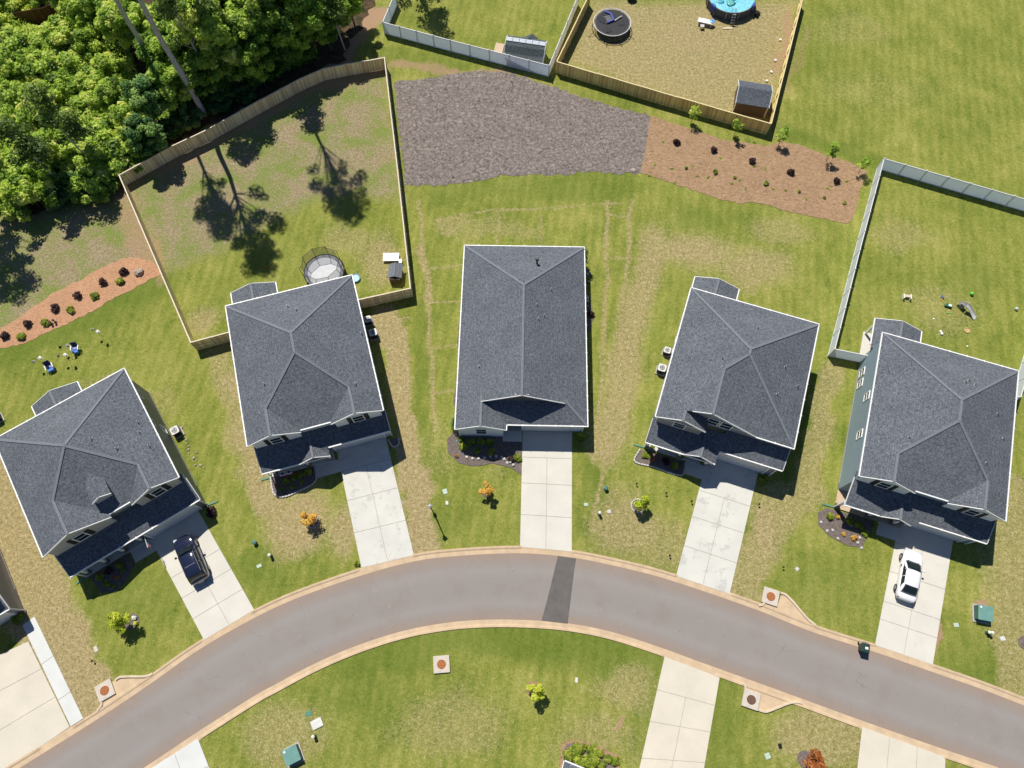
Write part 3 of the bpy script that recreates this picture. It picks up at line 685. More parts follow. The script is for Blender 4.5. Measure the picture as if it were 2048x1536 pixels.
        gutter((ul, vp+.06, lz), (us if kind != 'A' else o.get('gend', 6.6), vp+.06, lz)) if kind != 'B' else gutter((ul, vp+.06, lz), (W+.1, vp+.06, lz))
        if kind != 'B': gutter((us+.1, vg+.06, gz), (W, vg+.06, gz))
        for uu, ve, vw in ((ul-.03, vp, wl+.5), (ue+.03, vg, wr+.5)): fascia((uu, ve, lz+(vp-ve)*sl_), (uu, vw, lz+(vp-vw)*sl_))
        # porch gable
        eu = o.get('eu')
        if eu:
            hw = o.get('ehw', 1.4); zf = lz; ze = lz+hw*.62; vf = vp+.05
            vb = vp-(ze-lz)/sl_
            pl((eu, vb, ze), (eu, vf, ze), (eu-hw, vf, zf), (eu-hw, vp, zf)); pl((eu, vb, ze), (eu, vf, ze), (eu+hw, vf, zf), (eu+hw, vp, zf))
            fascia((eu-hw, vf+.02, zf), (eu, vf+.02, ze)); fascia((eu, vf+.02, ze), (eu+hw, vf+.02, zf))
            cap((eu, vb, ze), (eu, vf, ze), .22)
        # garage box, door
        gd = vg-o.get('gr', .32)
        wallbox(us-.05, W-ow-.004, gw-.3 if kind != 'C' else fw-.3, gd, 0, gz+.05)
        dr = MB().box(((6.9+11.65)/2, -(gd+.012), 1.07), (4.75, .05, 2.14)).build('garage_door', M_gdoor, H)
        pn = MB()
        for i in range(4):
            for j in range(8): pn.box((6.9+.3+j*.594, -(gd+.045), .27+.535*i), (.46, .02, .36))
        pn.build('door_panel', M_gdoor, dr)
        MB().box(((6.9+11.65)/2, -(gd+.06), gz-.42), (5.1, .14, .6)).build('garage_header', M_white, H)
        for uu in (6.78, 11.78): MB().box((uu, -(gd+.05), 1.2), (.16, .12, 2.4)).build('door_post', M_white, H)
        # porch slab, posts
        pe = vp-.35 if kind != 'B' else 14.2
        MB().prism([(ow, -(gw-.5)), (us-.1, -(gw-.5)), (us-.1, -pe), (ow, -pe)], 0, .16).build('porch_floor', o.get('pmat', M_conc), H)
        for uu in o.get('posts', (.7, 4.0, 6.2)):
            p_ = MB().box((uu, -(pe-.2), 1.45), (.24, .24, 2.6)).build('porch_post', M_white, H)
            MB().box((uu, -(pe-.2), .42), (.34, .34, .55)).build('post_base', M_brick, p_)
        MB().box(((ow+us)/2, -(pe-.2), 2.72), (us-ow-.1, .25, .26)).build('porch_beam', M_white, H)
        MB().box((5.2, -(gw+.02), 1.2), (.95, .06, 2.05)).build('front_door', o.get('dcol', M_shut), H)
        window(2.6, 1.7, gw+.02, 1.6, 1.3, False)
        wk = MB().prism([(4.45, -pe), (us-.05+.3, -pe), (us-.05+.3, -(pe+1.28)), (4.45, -(pe+1.28))], 0, .045).build('walkway', M_conc, H)
        for uu in (ul+.1, W-ow): pass
        downspout(.22, pe-.05, lz-.2, (-1.1, .05)); downspout(W-.2, gd+.05, lz-.2, (.9, .2) if k == 1 else None)
        MB().box((.15, -(vp-.1), lz-.12), (.12, .5, .12)).build('downspout_elbow', M_white, H)
        # rear patio roof
        p0 = o.get('patio', 0.0); pw = 4.6; pm = p0+pw/2; zp = 2.9; zk = 3.75; ve = -3.05
        pl((p0, ve, zp), (pm, ve, zk), (pm, .4, zk), (p0, .4, zp)); pl((p0+pw, ve, zp), (pm, ve, zk), (pm, .4, zk), (p0+pw, .4, zp))
        cap((pm, ve, zk), (pm, .2, zk), .25)
        gutter((p0-.05, ve, zp), (p0-.05, 0, zp)); gutter((p0+pw+.05, ve, zp), (p0+pw+.05, 0, zp)); fascia((p0, ve-.03, zp), (pm, ve-.03, zk)); fascia((pm, ve-.03, zk), (p0+pw, ve-.03, zp))
        for uu in (p0+.3, p0+pw-.3):
            MB().box((uu, 2.75, 1.4), (.2, .2, 2.8)).build('patio_post', M_white, H)
        MB().prism([(p0+.1, 0), (p0+pw-.1, 0), (p0+pw-.1, 2.95), (p0+.1, 2.95)], 0, .12).build('patio_floor', M_conc, H)
        MB().box((pm, 2.72, 2.7), (pw-.4, .2, .2)).build('patio_beam', M_white, H)
        MB().box((pm, .25, 1.15), (1.8, .06, 2.1)).build('patio_door', M_glass, H)
        # back and side windows
        for uu in (2.2, 6.5, 10): window(uu, 4.3, -(-.28)-.0+.0, .9, 1.3, False) if False else None
        for sd_, lst in (('L', o.get('lw', [(3.6, 1.5), (5.0, 1.5), (8.3, 3.9)])), ('R', o.get('rw', [(2.0, 3.6), (5.6, 1.6), (5.6, 4.2)]))):
            for vv, zz in lst: window(0, zz, vv, .7, 1.0, False, side=(ow if sd_ == 'L' else W-ow))
    else:   # single-storey house with a dutch gable at the front
        L1 = 20.45; F = 19.88; a = 2.45; za = E+K_*a; vD = 18.0; vw_ = 17.8; cs = 4.82; hb = 2.2; zb = E+K_*hb
        va = c; vf1 = F-a
        pl((0, 0, E), (W, 0, E), (c, va, zr))
        # upper planes as far as the gable, lower skirts beyond
        pl((0, 0, E), (c, va, zr), (c, vD, zr), (a, vD, za), (a, L1, za), (0, L1, E))
        pl((W, 0, E), (c, va, zr), (c, vD, zr), (W-hb, vD, zb), (W-hb, F-hb, zb), (W, F, E))
        pl((a, vf1-.3, za+.001), (a, vf1, za), (2*a, F, E), (W, F, E), (W-hb, F-hb, zb), (W-hb, vf1-.3, zb)) if False else None
        zt = E+K_*(F-vw_+.1)
        pl((a, F-a, za), (2*a, F, E), (W, F, E), (W-hb, F-hb, zb))
        pl((a, F-a, za), (W-hb, F-hb, zb), (W-hb+.0, vw_-.2, E+K_*(F-vw_+.2)*.985), (a, vw_-.2, E+K_*(F-vw_+.2)*.985))
        pl((a, F-a, za), (a, L1, za), (2*a, L1, E), (2*a, F, E))
        cap((0, 0, E), (c, va, zr)); cap((W, 0, E), (c, va, zr)); cap((c, va, zr), (c, vD, zr)); cap((a, F-a, za), (a, L1, za)); cap((W-hb, F-hb, zb), (W, F, E))
        gable(a+.1, W-hb-.1, c, vw_, za-.1, zr-.2, z0=za-.35)
        MB().box((c, -(vw_+.02), zr-.42), (1.3, .05, .32)).build('gable_vent', M_white, H)
        fascia((a, vD+.02, za+.02), (c, vD+.02, zr)); fascia((c, vD+.02, zr), (W-hb, vD+.02, zb+.02))
        gw = L1-.25; gd = F-.36
        poly = [(ow, ow), (W-ow, ow), (W-ow, gd), (6.35, gd), (6.35, F-2.0), (2*a-.35, F-2.0), (2*a-.35, gw), (ow, gw)]
        walls.prism([(u, -v) for u, v in poly], 0, E-.02)
        gable(ow, 2*a-.35, a-.02, gw+.004, E-.02, za-.17, z0=.3, gm=wallmat)
        fascia((0, L1+.03, E), (a, L1+.03, za)); fascia((a, L1+.03, za), (2*a, L1+.03, E))
        gutter((2*a, F+.06, E), (W+.12, F+.06, E)); gutter((2*a+.02, F, E), (2*a+.02, L1, E), .1); gutter((-.06, -.06, E), (-.06, L1+.03, E)); gutter((W+.06, -.06, E), (W+.06, F, E)); gutter((-.1, -.06, E), (W+.1, -.06, E))
        window(a-.02, 1.75, gw+.02, .95, 1.3, False)
        dr = MB().box(((6.55+11.35)/2, -(gd+.012), 1.07), (4.75, .05, 2.14)).build('garage_door', M_gdoor, H)
        pn = MB()
        for i in range(4):
            for j in range(8): pn.box((6.85+j*.594, -(gd+.045), .27+.535*i), (.46, .02, .36))
        pn.build('door_panel', M_gdoor, dr)
        MB().box(((6.2+12.2)/2, -(gd+.06), 2.5), (6.2, .16, .6)).build('garage_header', M_white, H)
        MB().prism([(4.5, -17.8), (6.4, -17.8), (6.4, -20.7), (4.5, -20.7)], 0, .1).build('walkway', M_conc, H)
        MB().box((5.5, -(F-1.98), 1.1), (.95, .06, 2.05)).build('front_door', M_shut, H)
        downspout(W-.25, gd+.06, E-.2); downspout(.25, gw+.05, E-.2, (-.4, .6), M_white)
        for vv, zz in ((4, 1.5), (9, 1.5), (14, 1.5)):
            window(0, zz, vv, .8, 1.2, False, side=ow); window(0, zz, vv, .8, 1.2, False, side=W-ow)
    roof.build('roof', M_roof, H, uv=True, weld=True, solid=.13)
    walls.build('wall', wallmat, H)
    fb = MB().prism([(ow-.02, -ow+.02), (W-ow+.02, -ow+.02), (W-ow+.02, -(gw-.6)), (ow-.02, -(gw-.6))], 0, .22).build('foundation', M_found, H)
    # vents
    for kd, u, v in o.get('vents', []):
        if u < 0: continue
        zs = [E+K_*v, E+K_*u, E+K_*(W-u)]
        if kind != 'S': zs.append(E+K_*(F-v))
        z = min(zs); m_ = MB()
        if kd == 'p': m_.cyl((u, -v, z-.05), (u, -v, z+.38), .045, .045, 10); m_.lathe((u, -v, z), [(.11, -.05), (.1, .05), (.05, .08)], 10)
        else: m_.cyl((u, -v, z-.05), (u, -v, z+.9), .1, .1, 12); m_.cyl((u, -v, z+.78), (u, -v, z+.98), .2, .14, 12)
        m_.build('roof_vent', M_metal if kd == 'p' else M_black, H)
    return H
def hpx(k, px, py, z=6.7):
    """roof pixel -> house u,v"""
    (ox, oy), a = HO[k]; a = R(a); p = G(px, py, z); d = Vector((p.x-ox, p.y-oy)); c, s = math.cos(a), math.sin(a)
    return d.x*c+d.y*s, d.x*s-d.y*c
def vl(k, L, z=6.9): return [(t, *hpx(k, x, y, z)) for t, x, y in L]
W_taupe = siding('siding_grey_green', (.2, .225, .225)); W_taupeG = siding('shake_taupe', (.5, .47, .45), .3)
W_white = siding('siding_pale', (.6, .62, .63)); W_blue = siding('siding_blue_grey', (.27, .36, .42)); W_paleG = siding('siding_pale_blue', (.86, .89, .9))
W_char = siding('siding_charcoal', (.3, .3, .33)); W_shake = siding('shake_grey', (.34, .32, .32), .3)
W_sky = siding('siding_sky', (.74, .82, .88)); W_dk = siding('shake_dark', (.1, .11, .125), .3)
house(1, 'two storey grey roofed house with a small dormer and the black car on its driveway', W_taupe, W_taupeG, 'B', patio=2.95, posts=(.6, 2.4, 4.2, 6.0),
      vents=vl(1, [('p', 266, 838), ('p', 270, 859), ('p', 289, 886), ('p', 193, 883), ('p', 236, 898)]))
house(2, 'two storey house with white front gables beside the wooden fenced yard', W_white, W_paleG, 'A', patio=-.05, vp=16.98, vg=16.25, gr=.62, eu=5.2, ehw=1.4,
      vents=vl(2, [('p', 575, 612), ('p', 594, 622), ('p', 718, 656), ('p', 529, 768), ('p', 709, 764)]))
house(3, 'long single storey hip roofed house in the middle of the photo', W_sky, W_dk, 'S', E=3.0,
      vents=vl(3, [('s', 1074, 526), ('p', 1102, 582), ('p', 1073, 619), ('p', 1088, 637), ('p', 1076, 646), ('p', 958, 730)], 4.5))
house(4, 'charcoal sided two storey house with three grey front gables', W_char, W_shake, 'C', patio=.3, gr=.38, eu=5.1, ehw=1.5, posts=(.4, 3.6, 6.2),
      vents=vl(4, [('p', 1514, 657), ('p', 1571, 733), ('p', 1602, 765), ('p', 1554, 788), ('p', 1440, 722)]))
house(5, 'blue grey sided two storey house with the white car on its driveway', W_blue, W_paleG, 'A', patio=.05, vp=17.05, vg=16.6, gr=.42, gend=3.3, eu=4.75, ehw=1.35, posts=(.4, 3.3, 5.6), pmat=M_pinkwood,
      lw=[(2.4, 1.2), (3.7, 1.2), (6.0, 3.4), (10, 3.2)], vents=vl(5, [('p', 1924, 768), ('p', 1933, 763), ('p', 1944, 773), ('p', 2000, 824), ('p', 2018, 871), ('p', 1973, 925), ('p', 1816, 875)]))
# neighbour at the left edge and neighbour across the road at the lower edge
p0 = G(17, 1218, 2.9); a = R(32.84); u_ = Vector((math.cos(a), math.sin(a))); v_ = Vector((u_.y, -u_.x))
o0 = Vector((p0.x, p0.y))-u_*12.7-v_*14.5
house(((o0.x, o0.y), 32.84), 'grey house cut off by the left edge above its wide driveway', W_char, W_taupeG, 'B', posts=(.6, 6.0))
ang = -21.0+180; a = R(ang); u_ = Vector((math.cos(a), math.sin(a))); v_ = Vector((u_.y, -u_.x))
p0 = G(1131, 1520.5, 2.9); o0 = Vector((p0.x, p0.y))-u_*12.6-v_*17.0
house(((o0.x, o0.y), ang), 'house at the bottom edge showing only a porch roof corner beside the shrub bed', W_sky, W_paleG, 'A', vp=17.0, vg=16.9, posts=(.6, 6))
# ------------------------------------------------------------------ fences
def fence(name, label, cat, pts, mat, capmat, h=1.83, post=2.4, style='wood', zt=True, flip=False):
    """pts: photo pixels of the fence's top edge"""
    P = [G(x, y, h if zt else 0) for x, y in pts]; P = [Vector((p.x, p.y, 0)) for p in P]
    o = thing(name, label, cat, P[0])
    for a, b in zip(P[:-1], P[1:]):
        d = b-a; L = d.length; nseg = max(1, round(L/post)); dn = d.normalized(); nr = Vector((-dn.y, dn.x, 0))*(-1 if flip else 1)
        for i in range(nseg):
            p = a.lerp(b, i/nseg); q = a.lerp(b, (i+1)/nseg)
            pl_ = (p-P[0]); ql = (q-P[0]); hj = h+(random.uniform(-.03, .03) if style == 'wood' else 0)
            mb = MB()
            x, y = dn*.004, nr*.018
            if style == 'wood':
                A, B = pl_+x, ql-x
                vs = [A-y, B-y, B+y, A+y]; mb.prism([(v.x, v.y) for v in vs], .04, hj)
                pn = mb.build('picket_panel', mat, o, uv=False); uvfence(pn.data, dn, P[0])
                for z in (.3, 1.0): MB().span(A+nr*.05+Vector((0, 0, z)), B+nr*.05+Vector((0, 0, z)), .05, .08).build('rail', capmat, pn)
                MB().span(A+Vector((0, 0, hj+.012)), B+Vector((0, 0, hj+.012)), .12, .03).build('top_cap', capmat, pn)
                MB().box(pl_+nr*.06+Vector((0, 0, h/2)), (.09, .09, h), math.atan2(dn.y, dn.x)).build('post', capmat, o)
            else:
                A, B = pl_+dn*.06, ql-dn*.06; vs = [A-y, B-y, B+y, A+y]; mb.prism([(v.x, v.y) for v in vs], .08, h-.09)
                pn = mb.build('vinyl_panel', mat, o); uvfence(pn.data, dn, P[0])
                MB().span(A+Vector((0, 0, h-.05)), B+Vector((0, 0, h-.05)), .07, .1).build('rail', M_post, pn); MB().span(A+Vector((0, 0, .1)), B+Vector((0, 0, .1)), .07, .12).build('rail', M_post, pn)
                MB().box(pl_+Vector((0, 0, (h+.06)/2)), (.13, .13, h+.06), math.atan2(dn.y, dn.x)).lathe(pl_+Vector((0, 0, h+.06)), [(.1, 0), (.1, .03), (.02, .08)], 4).build('post', M_post, o)
    e = P[-1]-P[0]; MB().box(e+Vector((0, 0, (h+.04)/2)), (.12, .12, h+.04), math.atan2(dn.y, dn.x)).build('post', capmat if style == 'wood' else M_post, o)
    return o
def uvfence(me, dn, p0):
    uvl = me.uv_layers.new(name='UVMap')
    for p in me.polygons:
        for li in p.loop_indices:
            co = me.vertices[me.loops[li].vertex_index].co; uvl.data[li].uv = (co.dot(dn)+p0.dot(dn), co.z)
def m_vinyl():
    m, n, b = nmat('vinyl_boards')
    tc = n.nodes.new('ShaderNodeTexCoord'); sp = n.nodes.new('ShaderNodeSeparateXYZ'); n.links.new(tc.outputs['UV'], sp.inputs[0])
    fr = mth(n, 'FRACT', mth(n, 'DIVIDE', sp.outputs[0], .3))
    c = ramp(n, fr, [(0, (.78, .8, .83)), (.06, (.88, .9, .92)), (1, (.9, .92, .94))]); n.links.new(c, b.inputs['Base Color']); b.inputs['Roughness'].default_value = .35
    t = n.nodes.new('ShaderNodeBsdfTranslucent'); t.inputs[0].default_value = (.86, .92, 1, 1); x = n.nodes.new('ShaderNodeMixShader'); x.inputs[0].default_value = .42
    n.links.new(b.outputs[0], x.inputs[1]); n.links.new(t.outputs[0], x.inputs[2]); n.links.new(x.outputs[0], n.nodes['Material Output'].inputs[0]); return m
M_vp = m_vinyl()
fence('wooden_fence', 'tan picket fence round the back yard of the house with white front gables', 'fence',
      [(466, 662), (381.6, 685), (238, 350), (338, 295), (410, 261), (520, 200), (600, 157), (644, 138), (700, 127), (768.7, 115), (795, 340), (820.7, 576.4), (714, 600)], M_pine, M_pinecap)
fence('vinyl_fence', 'white vinyl fence round the lawn with the grey shed at the top', 'fence', [(790, -14), (765, 44), (900, 80), (1098.3, 130.7), (1158, -14)], M_vp, M_post, style='vinyl')
fence('wooden_fence', 'yellowish board fence round the yard with the round pool', 'fence', [(1180, -14), (1113.4, 123), (1320, 184), (1542.5, 247.5), (1608, -14)], M_pine2, M_pinecap2, flip=False)
fence('vinyl_fence', 'white vinyl fence round the yard with scattered toys', 'fence', [(2120, 418), (1768.5, 317), (1720, 500), (1670, 698), (1736, 711)], M_vp, M_post, style='vinyl')
fence('vinyl_fence', 'white vinyl fence running down to the blue grey house at the right edge', 'fence', [(2140, 410), (2018, 806), (2006, 806)], M_vp, M_post, style='vinyl', zt=False)
fence('wooden_fence', 'dark brown fence half hidden by leaves in the top left corner', 'fence', [(22, 27), (76, 18), (111, 6), (150, -8), (190, -24)], M_brownf, M_brownf, 2.0, zt=True)
# ------------------------------------------------------------------ leaf meshes
def leaf_mesh(name, mat, clumps, nleaf, size, seed=0, flat=.3, tint0=(.25, .8)):
    """clumps: (x,y,z,r). quads scattered on and in lumps, facing mostly outward and up"""
    r = np.random.default_rng(seed); cl = np.array(clumps, float); w_ = cl[:, 3]**2; w_ /= w_.sum()
    k = r.choice(len(cl), nleaf, p=w_); d = r.normal(size=(nleaf, 3)); d[:, 2] = d[:, 2]*.85+.15; d /= np.linalg.norm(d, axis=1)[:, None]
    rad = cl[k, 3]*(1.18-r.random(nleaf)**1.5*.75); P = cl[k, :3]+d*rad[:, None]*np.array([1, 1, .8])
    nrm = d+r.normal(size=(nleaf, 3))*.55; nrm[:, 2] += flat*2.6; nrm /= np.linalg.norm(nrm, axis=1)[:, None]
    t = np.cross(nrm, r.normal(size=(nleaf, 3))); t /= np.linalg.norm(t, axis=1)[:, None]; b = np.cross(nrm, t)
    s_ = size*(.55+.9*r.random(nleaf))[:, None]; a_ = (.55+.35*r.random(nleaf))[:, None]
    V = np.stack([P-t*s_, P-b*s_*a_*.8, P+t*s_, P+b*s_*a_], 1).reshape(-1, 3)
    me = bpy.data.meshes.new(name); me.vertices.add(len(V)); me.vertices.foreach_set('co', V.ravel())
    me.loops.add(4*nleaf); me.loops.foreach_set('vertex_index', np.arange(4*nleaf)); me.polygons.add(nleaf)
    me.polygons.foreach_set('loop_start', np.arange(0, 4*nleaf, 4)); me.polygons.foreach_set('loop_total', np.full(nleaf, 4)); me.update()
    ct = r.uniform(tint0[0], tint0[1], len(cl)); tv = np.clip(ct[k]+r.normal(size=nleaf)*.13, 0, 1)
    at = me.attributes.new('tint', 'FLOAT', 'FACE'); at.data.foreach_set('value', tv)
    me.materials.append(mat); return me
def crown_clumps(seed, R_, H_, z0, n, rc, shape='round'):
    r = random.Random(seed); out = []
    for i in range(n):
        t = r.uniform(0, 2*math.pi); q = math.sqrt(r.random()); zz = r.random()
        if shape == 'round': rr = R_*q*math.sqrt(max(.05, 1-(2*zz-1)**2*.8))
        elif shape == 'dome': rr = R_*q; zz = (1-q*q*.75)*r.uniform(.45, 1)
        else: rr = R_*q*(1-zz*.7)
        out.append((rr*math.cos(t), rr*math.sin(t), z0+H_*zz, rc*r.uniform(.6, 1.25)))
    return out
def trunk_mesh(name, h, r0, seed, branches, mat, lean=.3):
    r = random.Random(seed); mb = MB(); pts = [Vector((0, 0, -.1))]; d = Vector((r.uniform(-1, 1), r.uniform(-1, 1), 0))*lean
    n = 7
    for i in range(1, n+1): pts.append(Vector((d.x*(i/n)+r.uniform(-.06, .06)*h/10, d.y*(i/n)+r.uniform(-.06, .06)*h/10, h*i/n)))
    for i in range(n): mb.cyl(pts[i], pts[i+1], r0*(1-.75*i/n), r0*(1-.75*(i+1)/n), 9)
    for c_ in branches:
        z = c_[2]*.75; z = min(z, h*.95); i = min(n-1, int(z/h*n)); a = pts[i].lerp(pts[i+1], z/h*n-i); mb.cyl(a, Vector(c_[:3]), r0*.22, r0*.06, 5)
    me = bpy.data.meshes.new(name); me.from_pydata(mb.v, [], mb.f); me.update(); me.materials.append(mat); return me
def plant(name, label, cat, loc, crown, trunk=None, rz=0, sc=1.0, group=None, cname='crown', sz=None):
    o = thing(name, label, cat, loc, rz, group); o.scale = (sc, sc, sz or sc)
    for me_, nm in ((crown, cname), (trunk, 'trunk')):
        if me_ is None: continue
        q = bpy.data.objects.new(nm, me_); C.objects.link(q); q.parent = o
    return o
# deciduous variants (height about 10 m, crown radius about 3 m)
VAR = []
for i, (mt, sd_) in enumerate([(M_leafB, 1), (M_leafB, 2), (M_leafB, 3), (M_leafA, 4), (M_leafA, 5), (M_leafC, 6)]):
    cl = crown_clumps(sd_, 3.0, 6.0, 3.4, 64, .72)
    VAR.append((leaf_mesh('crown', mt, cl, 12000, .19, sd_, tint0=(.1, .9)), trunk_mesh('trunk', 8.5, .17, sd_, cl[:14], M_twig)))
SH = []
for i, (mt, sd_) in enumerate([(M_leafA, 11), (M_leafA, 12), (M_leafB, 13), (M_leafC, 14), (M_leafY, 15)]):
    cl = crown_clumps(sd_, 2.1, 2.4, .5, 50, .46, 'dome')
    SH.append((leaf_mesh('crown', mt, cl, 8000, .14, sd_, tint0=(.05, .95)), trunk_mesh('trunk', 2.2, .09, sd_, cl[:10], M_twig)))
# (crown pixel x, y, height of crown middle, variant, scale)
kinds = {0: 'dark green', 1: 'mid green', 2: 'deep green', 3: 'bright green', 4: 'yellow green', 5: 'blue green'}
def where(x, y):
    row = 'upper' if y < 90 else ('middle' if y < 190 else 'lower')
    return row
TR = [(425, 95, 8, 3, 1.25), (365, 50, 7, 0, 1.1), (480, 40, 8, 1, 1.15), (455, 130, 5, 3, .9), (545, 30, 8, 0, 1.2), (555, 85, 6, 1, 1.0), (610, 40, 7, 2, 1.1), (655, 15, 7, 0, 1.0),
      (595, 85, 4, 1, .75), (515, 135, 4, 0, .8), (405, 165, 4, 2, .8), (350, 190, 4, 0, .8), (300, 60, 7, 1, 1.0), (255, 60, 6, 3, .9), (345, 120, 6, 2, 1.0),
      (300, 215, 4.5, 5, .8), (300, 285, 3.5, 5, .7), (265, 245, 5, 4, .72), (240, 205, 4, 3, .7), (250, 20, 6, 2, .9), (195, 15, 5, 4, .8), (695, -5, 6, 1, .8), (650, 60, 4, 0, .62),
      (500, 75, 8, 3, 1.0), (570, -5, 9, 2, 1.2), (420, 10, 8, 1, 1.2), (410, 55, 9, 1, .9), (635, -10, 8, 1, 1), (130, -5, 4, 3, .7)]
def ranks(L, rows):
    out = {}
    for k in range(len(rows)-1):
        row = sorted([i for i, q in enumerate(L) if rows[k] <= q[1] < rows[k+1]], key=lambda i: L[i][0])
        for j, i in enumerate(row): out[i] = (k, j)
    return out
ORD = ['first', 'second', 'third', 'fourth', 'fifth', 'sixth', 'seventh', 'eighth', 'ninth', 'tenth', 'eleventh', 'twelfth', 'thirteenth', 'fourteenth', 'fifteenth', 'sixteenth']
rk = ranks(TR, [-99, 25, 70, 110, 170, 230, 999])
for i, (x, y, h, v, s_) in enumerate(TR):
    p = G(x, y, h*.62+.6); k, j = rk[i]
    plant('broadleaf_tree', f'{kinds[v]} leafy tree, {ORD[j]} from the left in row {ORD[k]} of the woods', 'tree', (p.x, p.y, 0), *VAR[v], rz=i*1.3, sc=s_*h/8.5 if h > 6 else s_*.9, group=f'{kinds[v]} trees of the woods')
SHR = [(25, 90, 0), (75, 85, 1), (130, 75, 0), (180, 95, 1), (215, 140, 1), (30, 140, 1), (85, 140, 0), (140, 130, 1), (185, 160, 0), (20, 195, 0), (70, 195, 1), (120, 185, 0), (165, 215, 1), (210, 215, 0),
       (35, 245, 1), (90, 245, 0), (140, 260, 1), (190, 270, 2), (20, 295, 2), (70, 300, 0), (120, 310, 1), (165, 320, 2), (215, 310, 0), (245, 275, 4), (30, 345, 0), (85, 350, 2), (130, 360, 3), (180, 360, 2),
       (20, 395, 0), (60, 395, 0), (105, 388, 3), (200, 350, 2), (235, 320, 2), (230, 255, 1), (160, 45, 1), (200, 60, 0), (0, 120, 0), (0, 220, 1), (-5, 330, 0), (0, 60, 1), (280, 300, 3), (330, 245, 3), (255, 300, 0),
       (40, 5, 4), (80, -15, 1), (10, 15, 1), (370, 225, 3), (480, 175, 3), (435, 195, 3)]
sk_ = {0: 'bright green', 1: 'light green', 2: 'dark green', 3: 'shaded blue green', 4: 'yellow green'}
rk = ranks(SHR, [-99, 55, 105, 165, 225, 265, 305, 335, 999])
for i, (x, y, v) in enumerate(SHR):
    p = G(x, y, 1.6); k, j = rk[i]; s_ = random.Random(i).uniform(.95, 1.4); s_ *= .6 if v == 3 else 1
    plant('wild_shrub', f'{sk_[v]} wild shrub, {ORD[j]} from the left in row {ORD[k]} of the thicket', 'shrub', (p.x, p.y, 0), *SH[v], rz=i*2.1, sc=s_, sz=s_*random.Random(i+90).uniform(.7, 1.25), group=f'{sk_[v]} shrubs of the thicket')
def cover(name, poly, mat, n, size, zr, seed, label):
    q = wp(poly); xs_ = [a for a, b in q]; ys_ = [b for a, b in q]; r = np.random.default_rng(seed)
    U = r.uniform(min(xs_), max(xs_), n*3); W_ = r.uniform(min(ys_), max(ys_), n*3); k = inside(U, W_, q); U = U[k][:n]; W_ = W_[k][:n]
    hz = zr[0]+(zr[1]-zr[0])*(.5+.5*np.sin(U*.9+seed)*np.cos(W_*1.1))*r.random(len(U))**.5
    nrm = r.normal(size=(len(U), 3))*.5; nrm[:, 2] += 1; nrm /= np.linalg.norm(nrm, axis=1)[:, None]
    t = np.cross(nrm, r.normal(size=nrm.shape)); t /= np.linalg.norm(t, axis=1)[:, None]; b = np.cross(nrm, t); P = np.stack([U, W_, hz], -1)
    s_ = size*(.5+r.random(len(U)))[:, None]; V = np.stack([P-t*s_, P-b*s_*.6, P+t*s_, P+b*s_*.6], 1).reshape(-1, 3); m_ = len(U)
    me = bpy.data.meshes.new(name); me.vertices.add(len(V)); me.vertices.foreach_set('co', V.ravel()); me.loops.add(4*m_); me.loops.foreach_set('vertex_index', np.arange(4*m_))
    me.polygons.add(m_); me.polygons.foreach_set('loop_start', np.arange(0, 4*m_, 4)); me.polygons.foreach_set('loop_total', np.full(m_, 4)); me.update()
    at = me.attributes.new('tint', 'FLOAT', 'FACE'); at.data.foreach_set('value', np.clip(.45+r.normal(size=m_)*.22+.2*np.sin(U*.5)*np.sin(W_*.6), 0, 1)); me.materials.append(mat)
    o = bpy.data.objects.new(name, me); C.objects.link(o); tag(o, label, 'undergrowth', kind='stuff'); return o
cover('undergrowth', [(-60, 30), (120, 60), (260, 90), (310, 230), (262, 335), (200, 382), (60, 415), (-60, 420)], M_leafA, 60000, .11, (.2, 2.4), 5, 'leafy undergrowth filling the thicket between the shrubs')
cover('undergrowth', [(310, 60), (620, 60), (640, 120), (560, 160), (420, 232), (262, 335), (290, 200)], M_leafB, 45000, .13, (.1, 2.2), 6, 'shaded undergrowth below the tall trees')
# tall pines
def pine(px, py, h, label, seed, base_r=.3, crown_from=.58, rr=3.0, nn=26, group=None):
    r = random.Random(seed); p = G(px, py); cl = []
    for i in range(nn):
        t = r.uniform(0, 6.28); z = h*(crown_from+(1-crown_from)*r.random()); q = rr*(1-.65*(z/h-crown_from)/(1-crown_from))*r.uniform(.2, 1.1)
        cl.append((q*math.cos(t), q*math.sin(t), z, r.uniform(.4, 1.0)))
    plant('pine_tree', label, 'tree', (p.x, p.y, 0), leaf_mesh('crown', M_needle, cl, int(nn*130), .15, seed), trunk_mesh('trunk', h, base_r, seed, cl, M_trunk, .5), group=group)
pine(410, 230, 38, 'tall pine with the longest bare grey trunk, rooted just behind the tan fence', 21, .36, .7, 3.8, 46)
pine(342, 180, 36, 'tall pine with a bare trunk left of the longest trunk', 22, .32, .74, 2.8, 30)
pine(556, 110, 42, 'tall pine with a short visible trunk at the top right of the woods', 23, .3, .78, 3.8, 40)
pine(575, 128, 18, 'slim tree in the woods whose crown shades the weedy yard', 24, .14, .5, 1.9, 18)
pine(440, 195, 19, 'slim tree at the fence bend of the shaded yard', 25, .16, .45, 2.4, 22)
pine(480, 170, 16, 'slim tree behind the middle of the long tan fence', 29, .14, .45, 2.2, 20)
pine(815, -45, 19, 'tree beyond the top edge shading the white fenced lawn', 26, .25, .3, 2.6, 26)
pine(5, 415, 19, 'tall tree at the left edge above the red mulch slope', 27, .25, .35, 3.2, 34)
pine(-40, 430, 18, 'tall tree beyond the left edge of the slope', 28, .25, .3, 3.4, 34)
pine(130, 375, 11, 'thin tree at the lower rim of the thicket', 30, .12, .35, 2.2, 22)
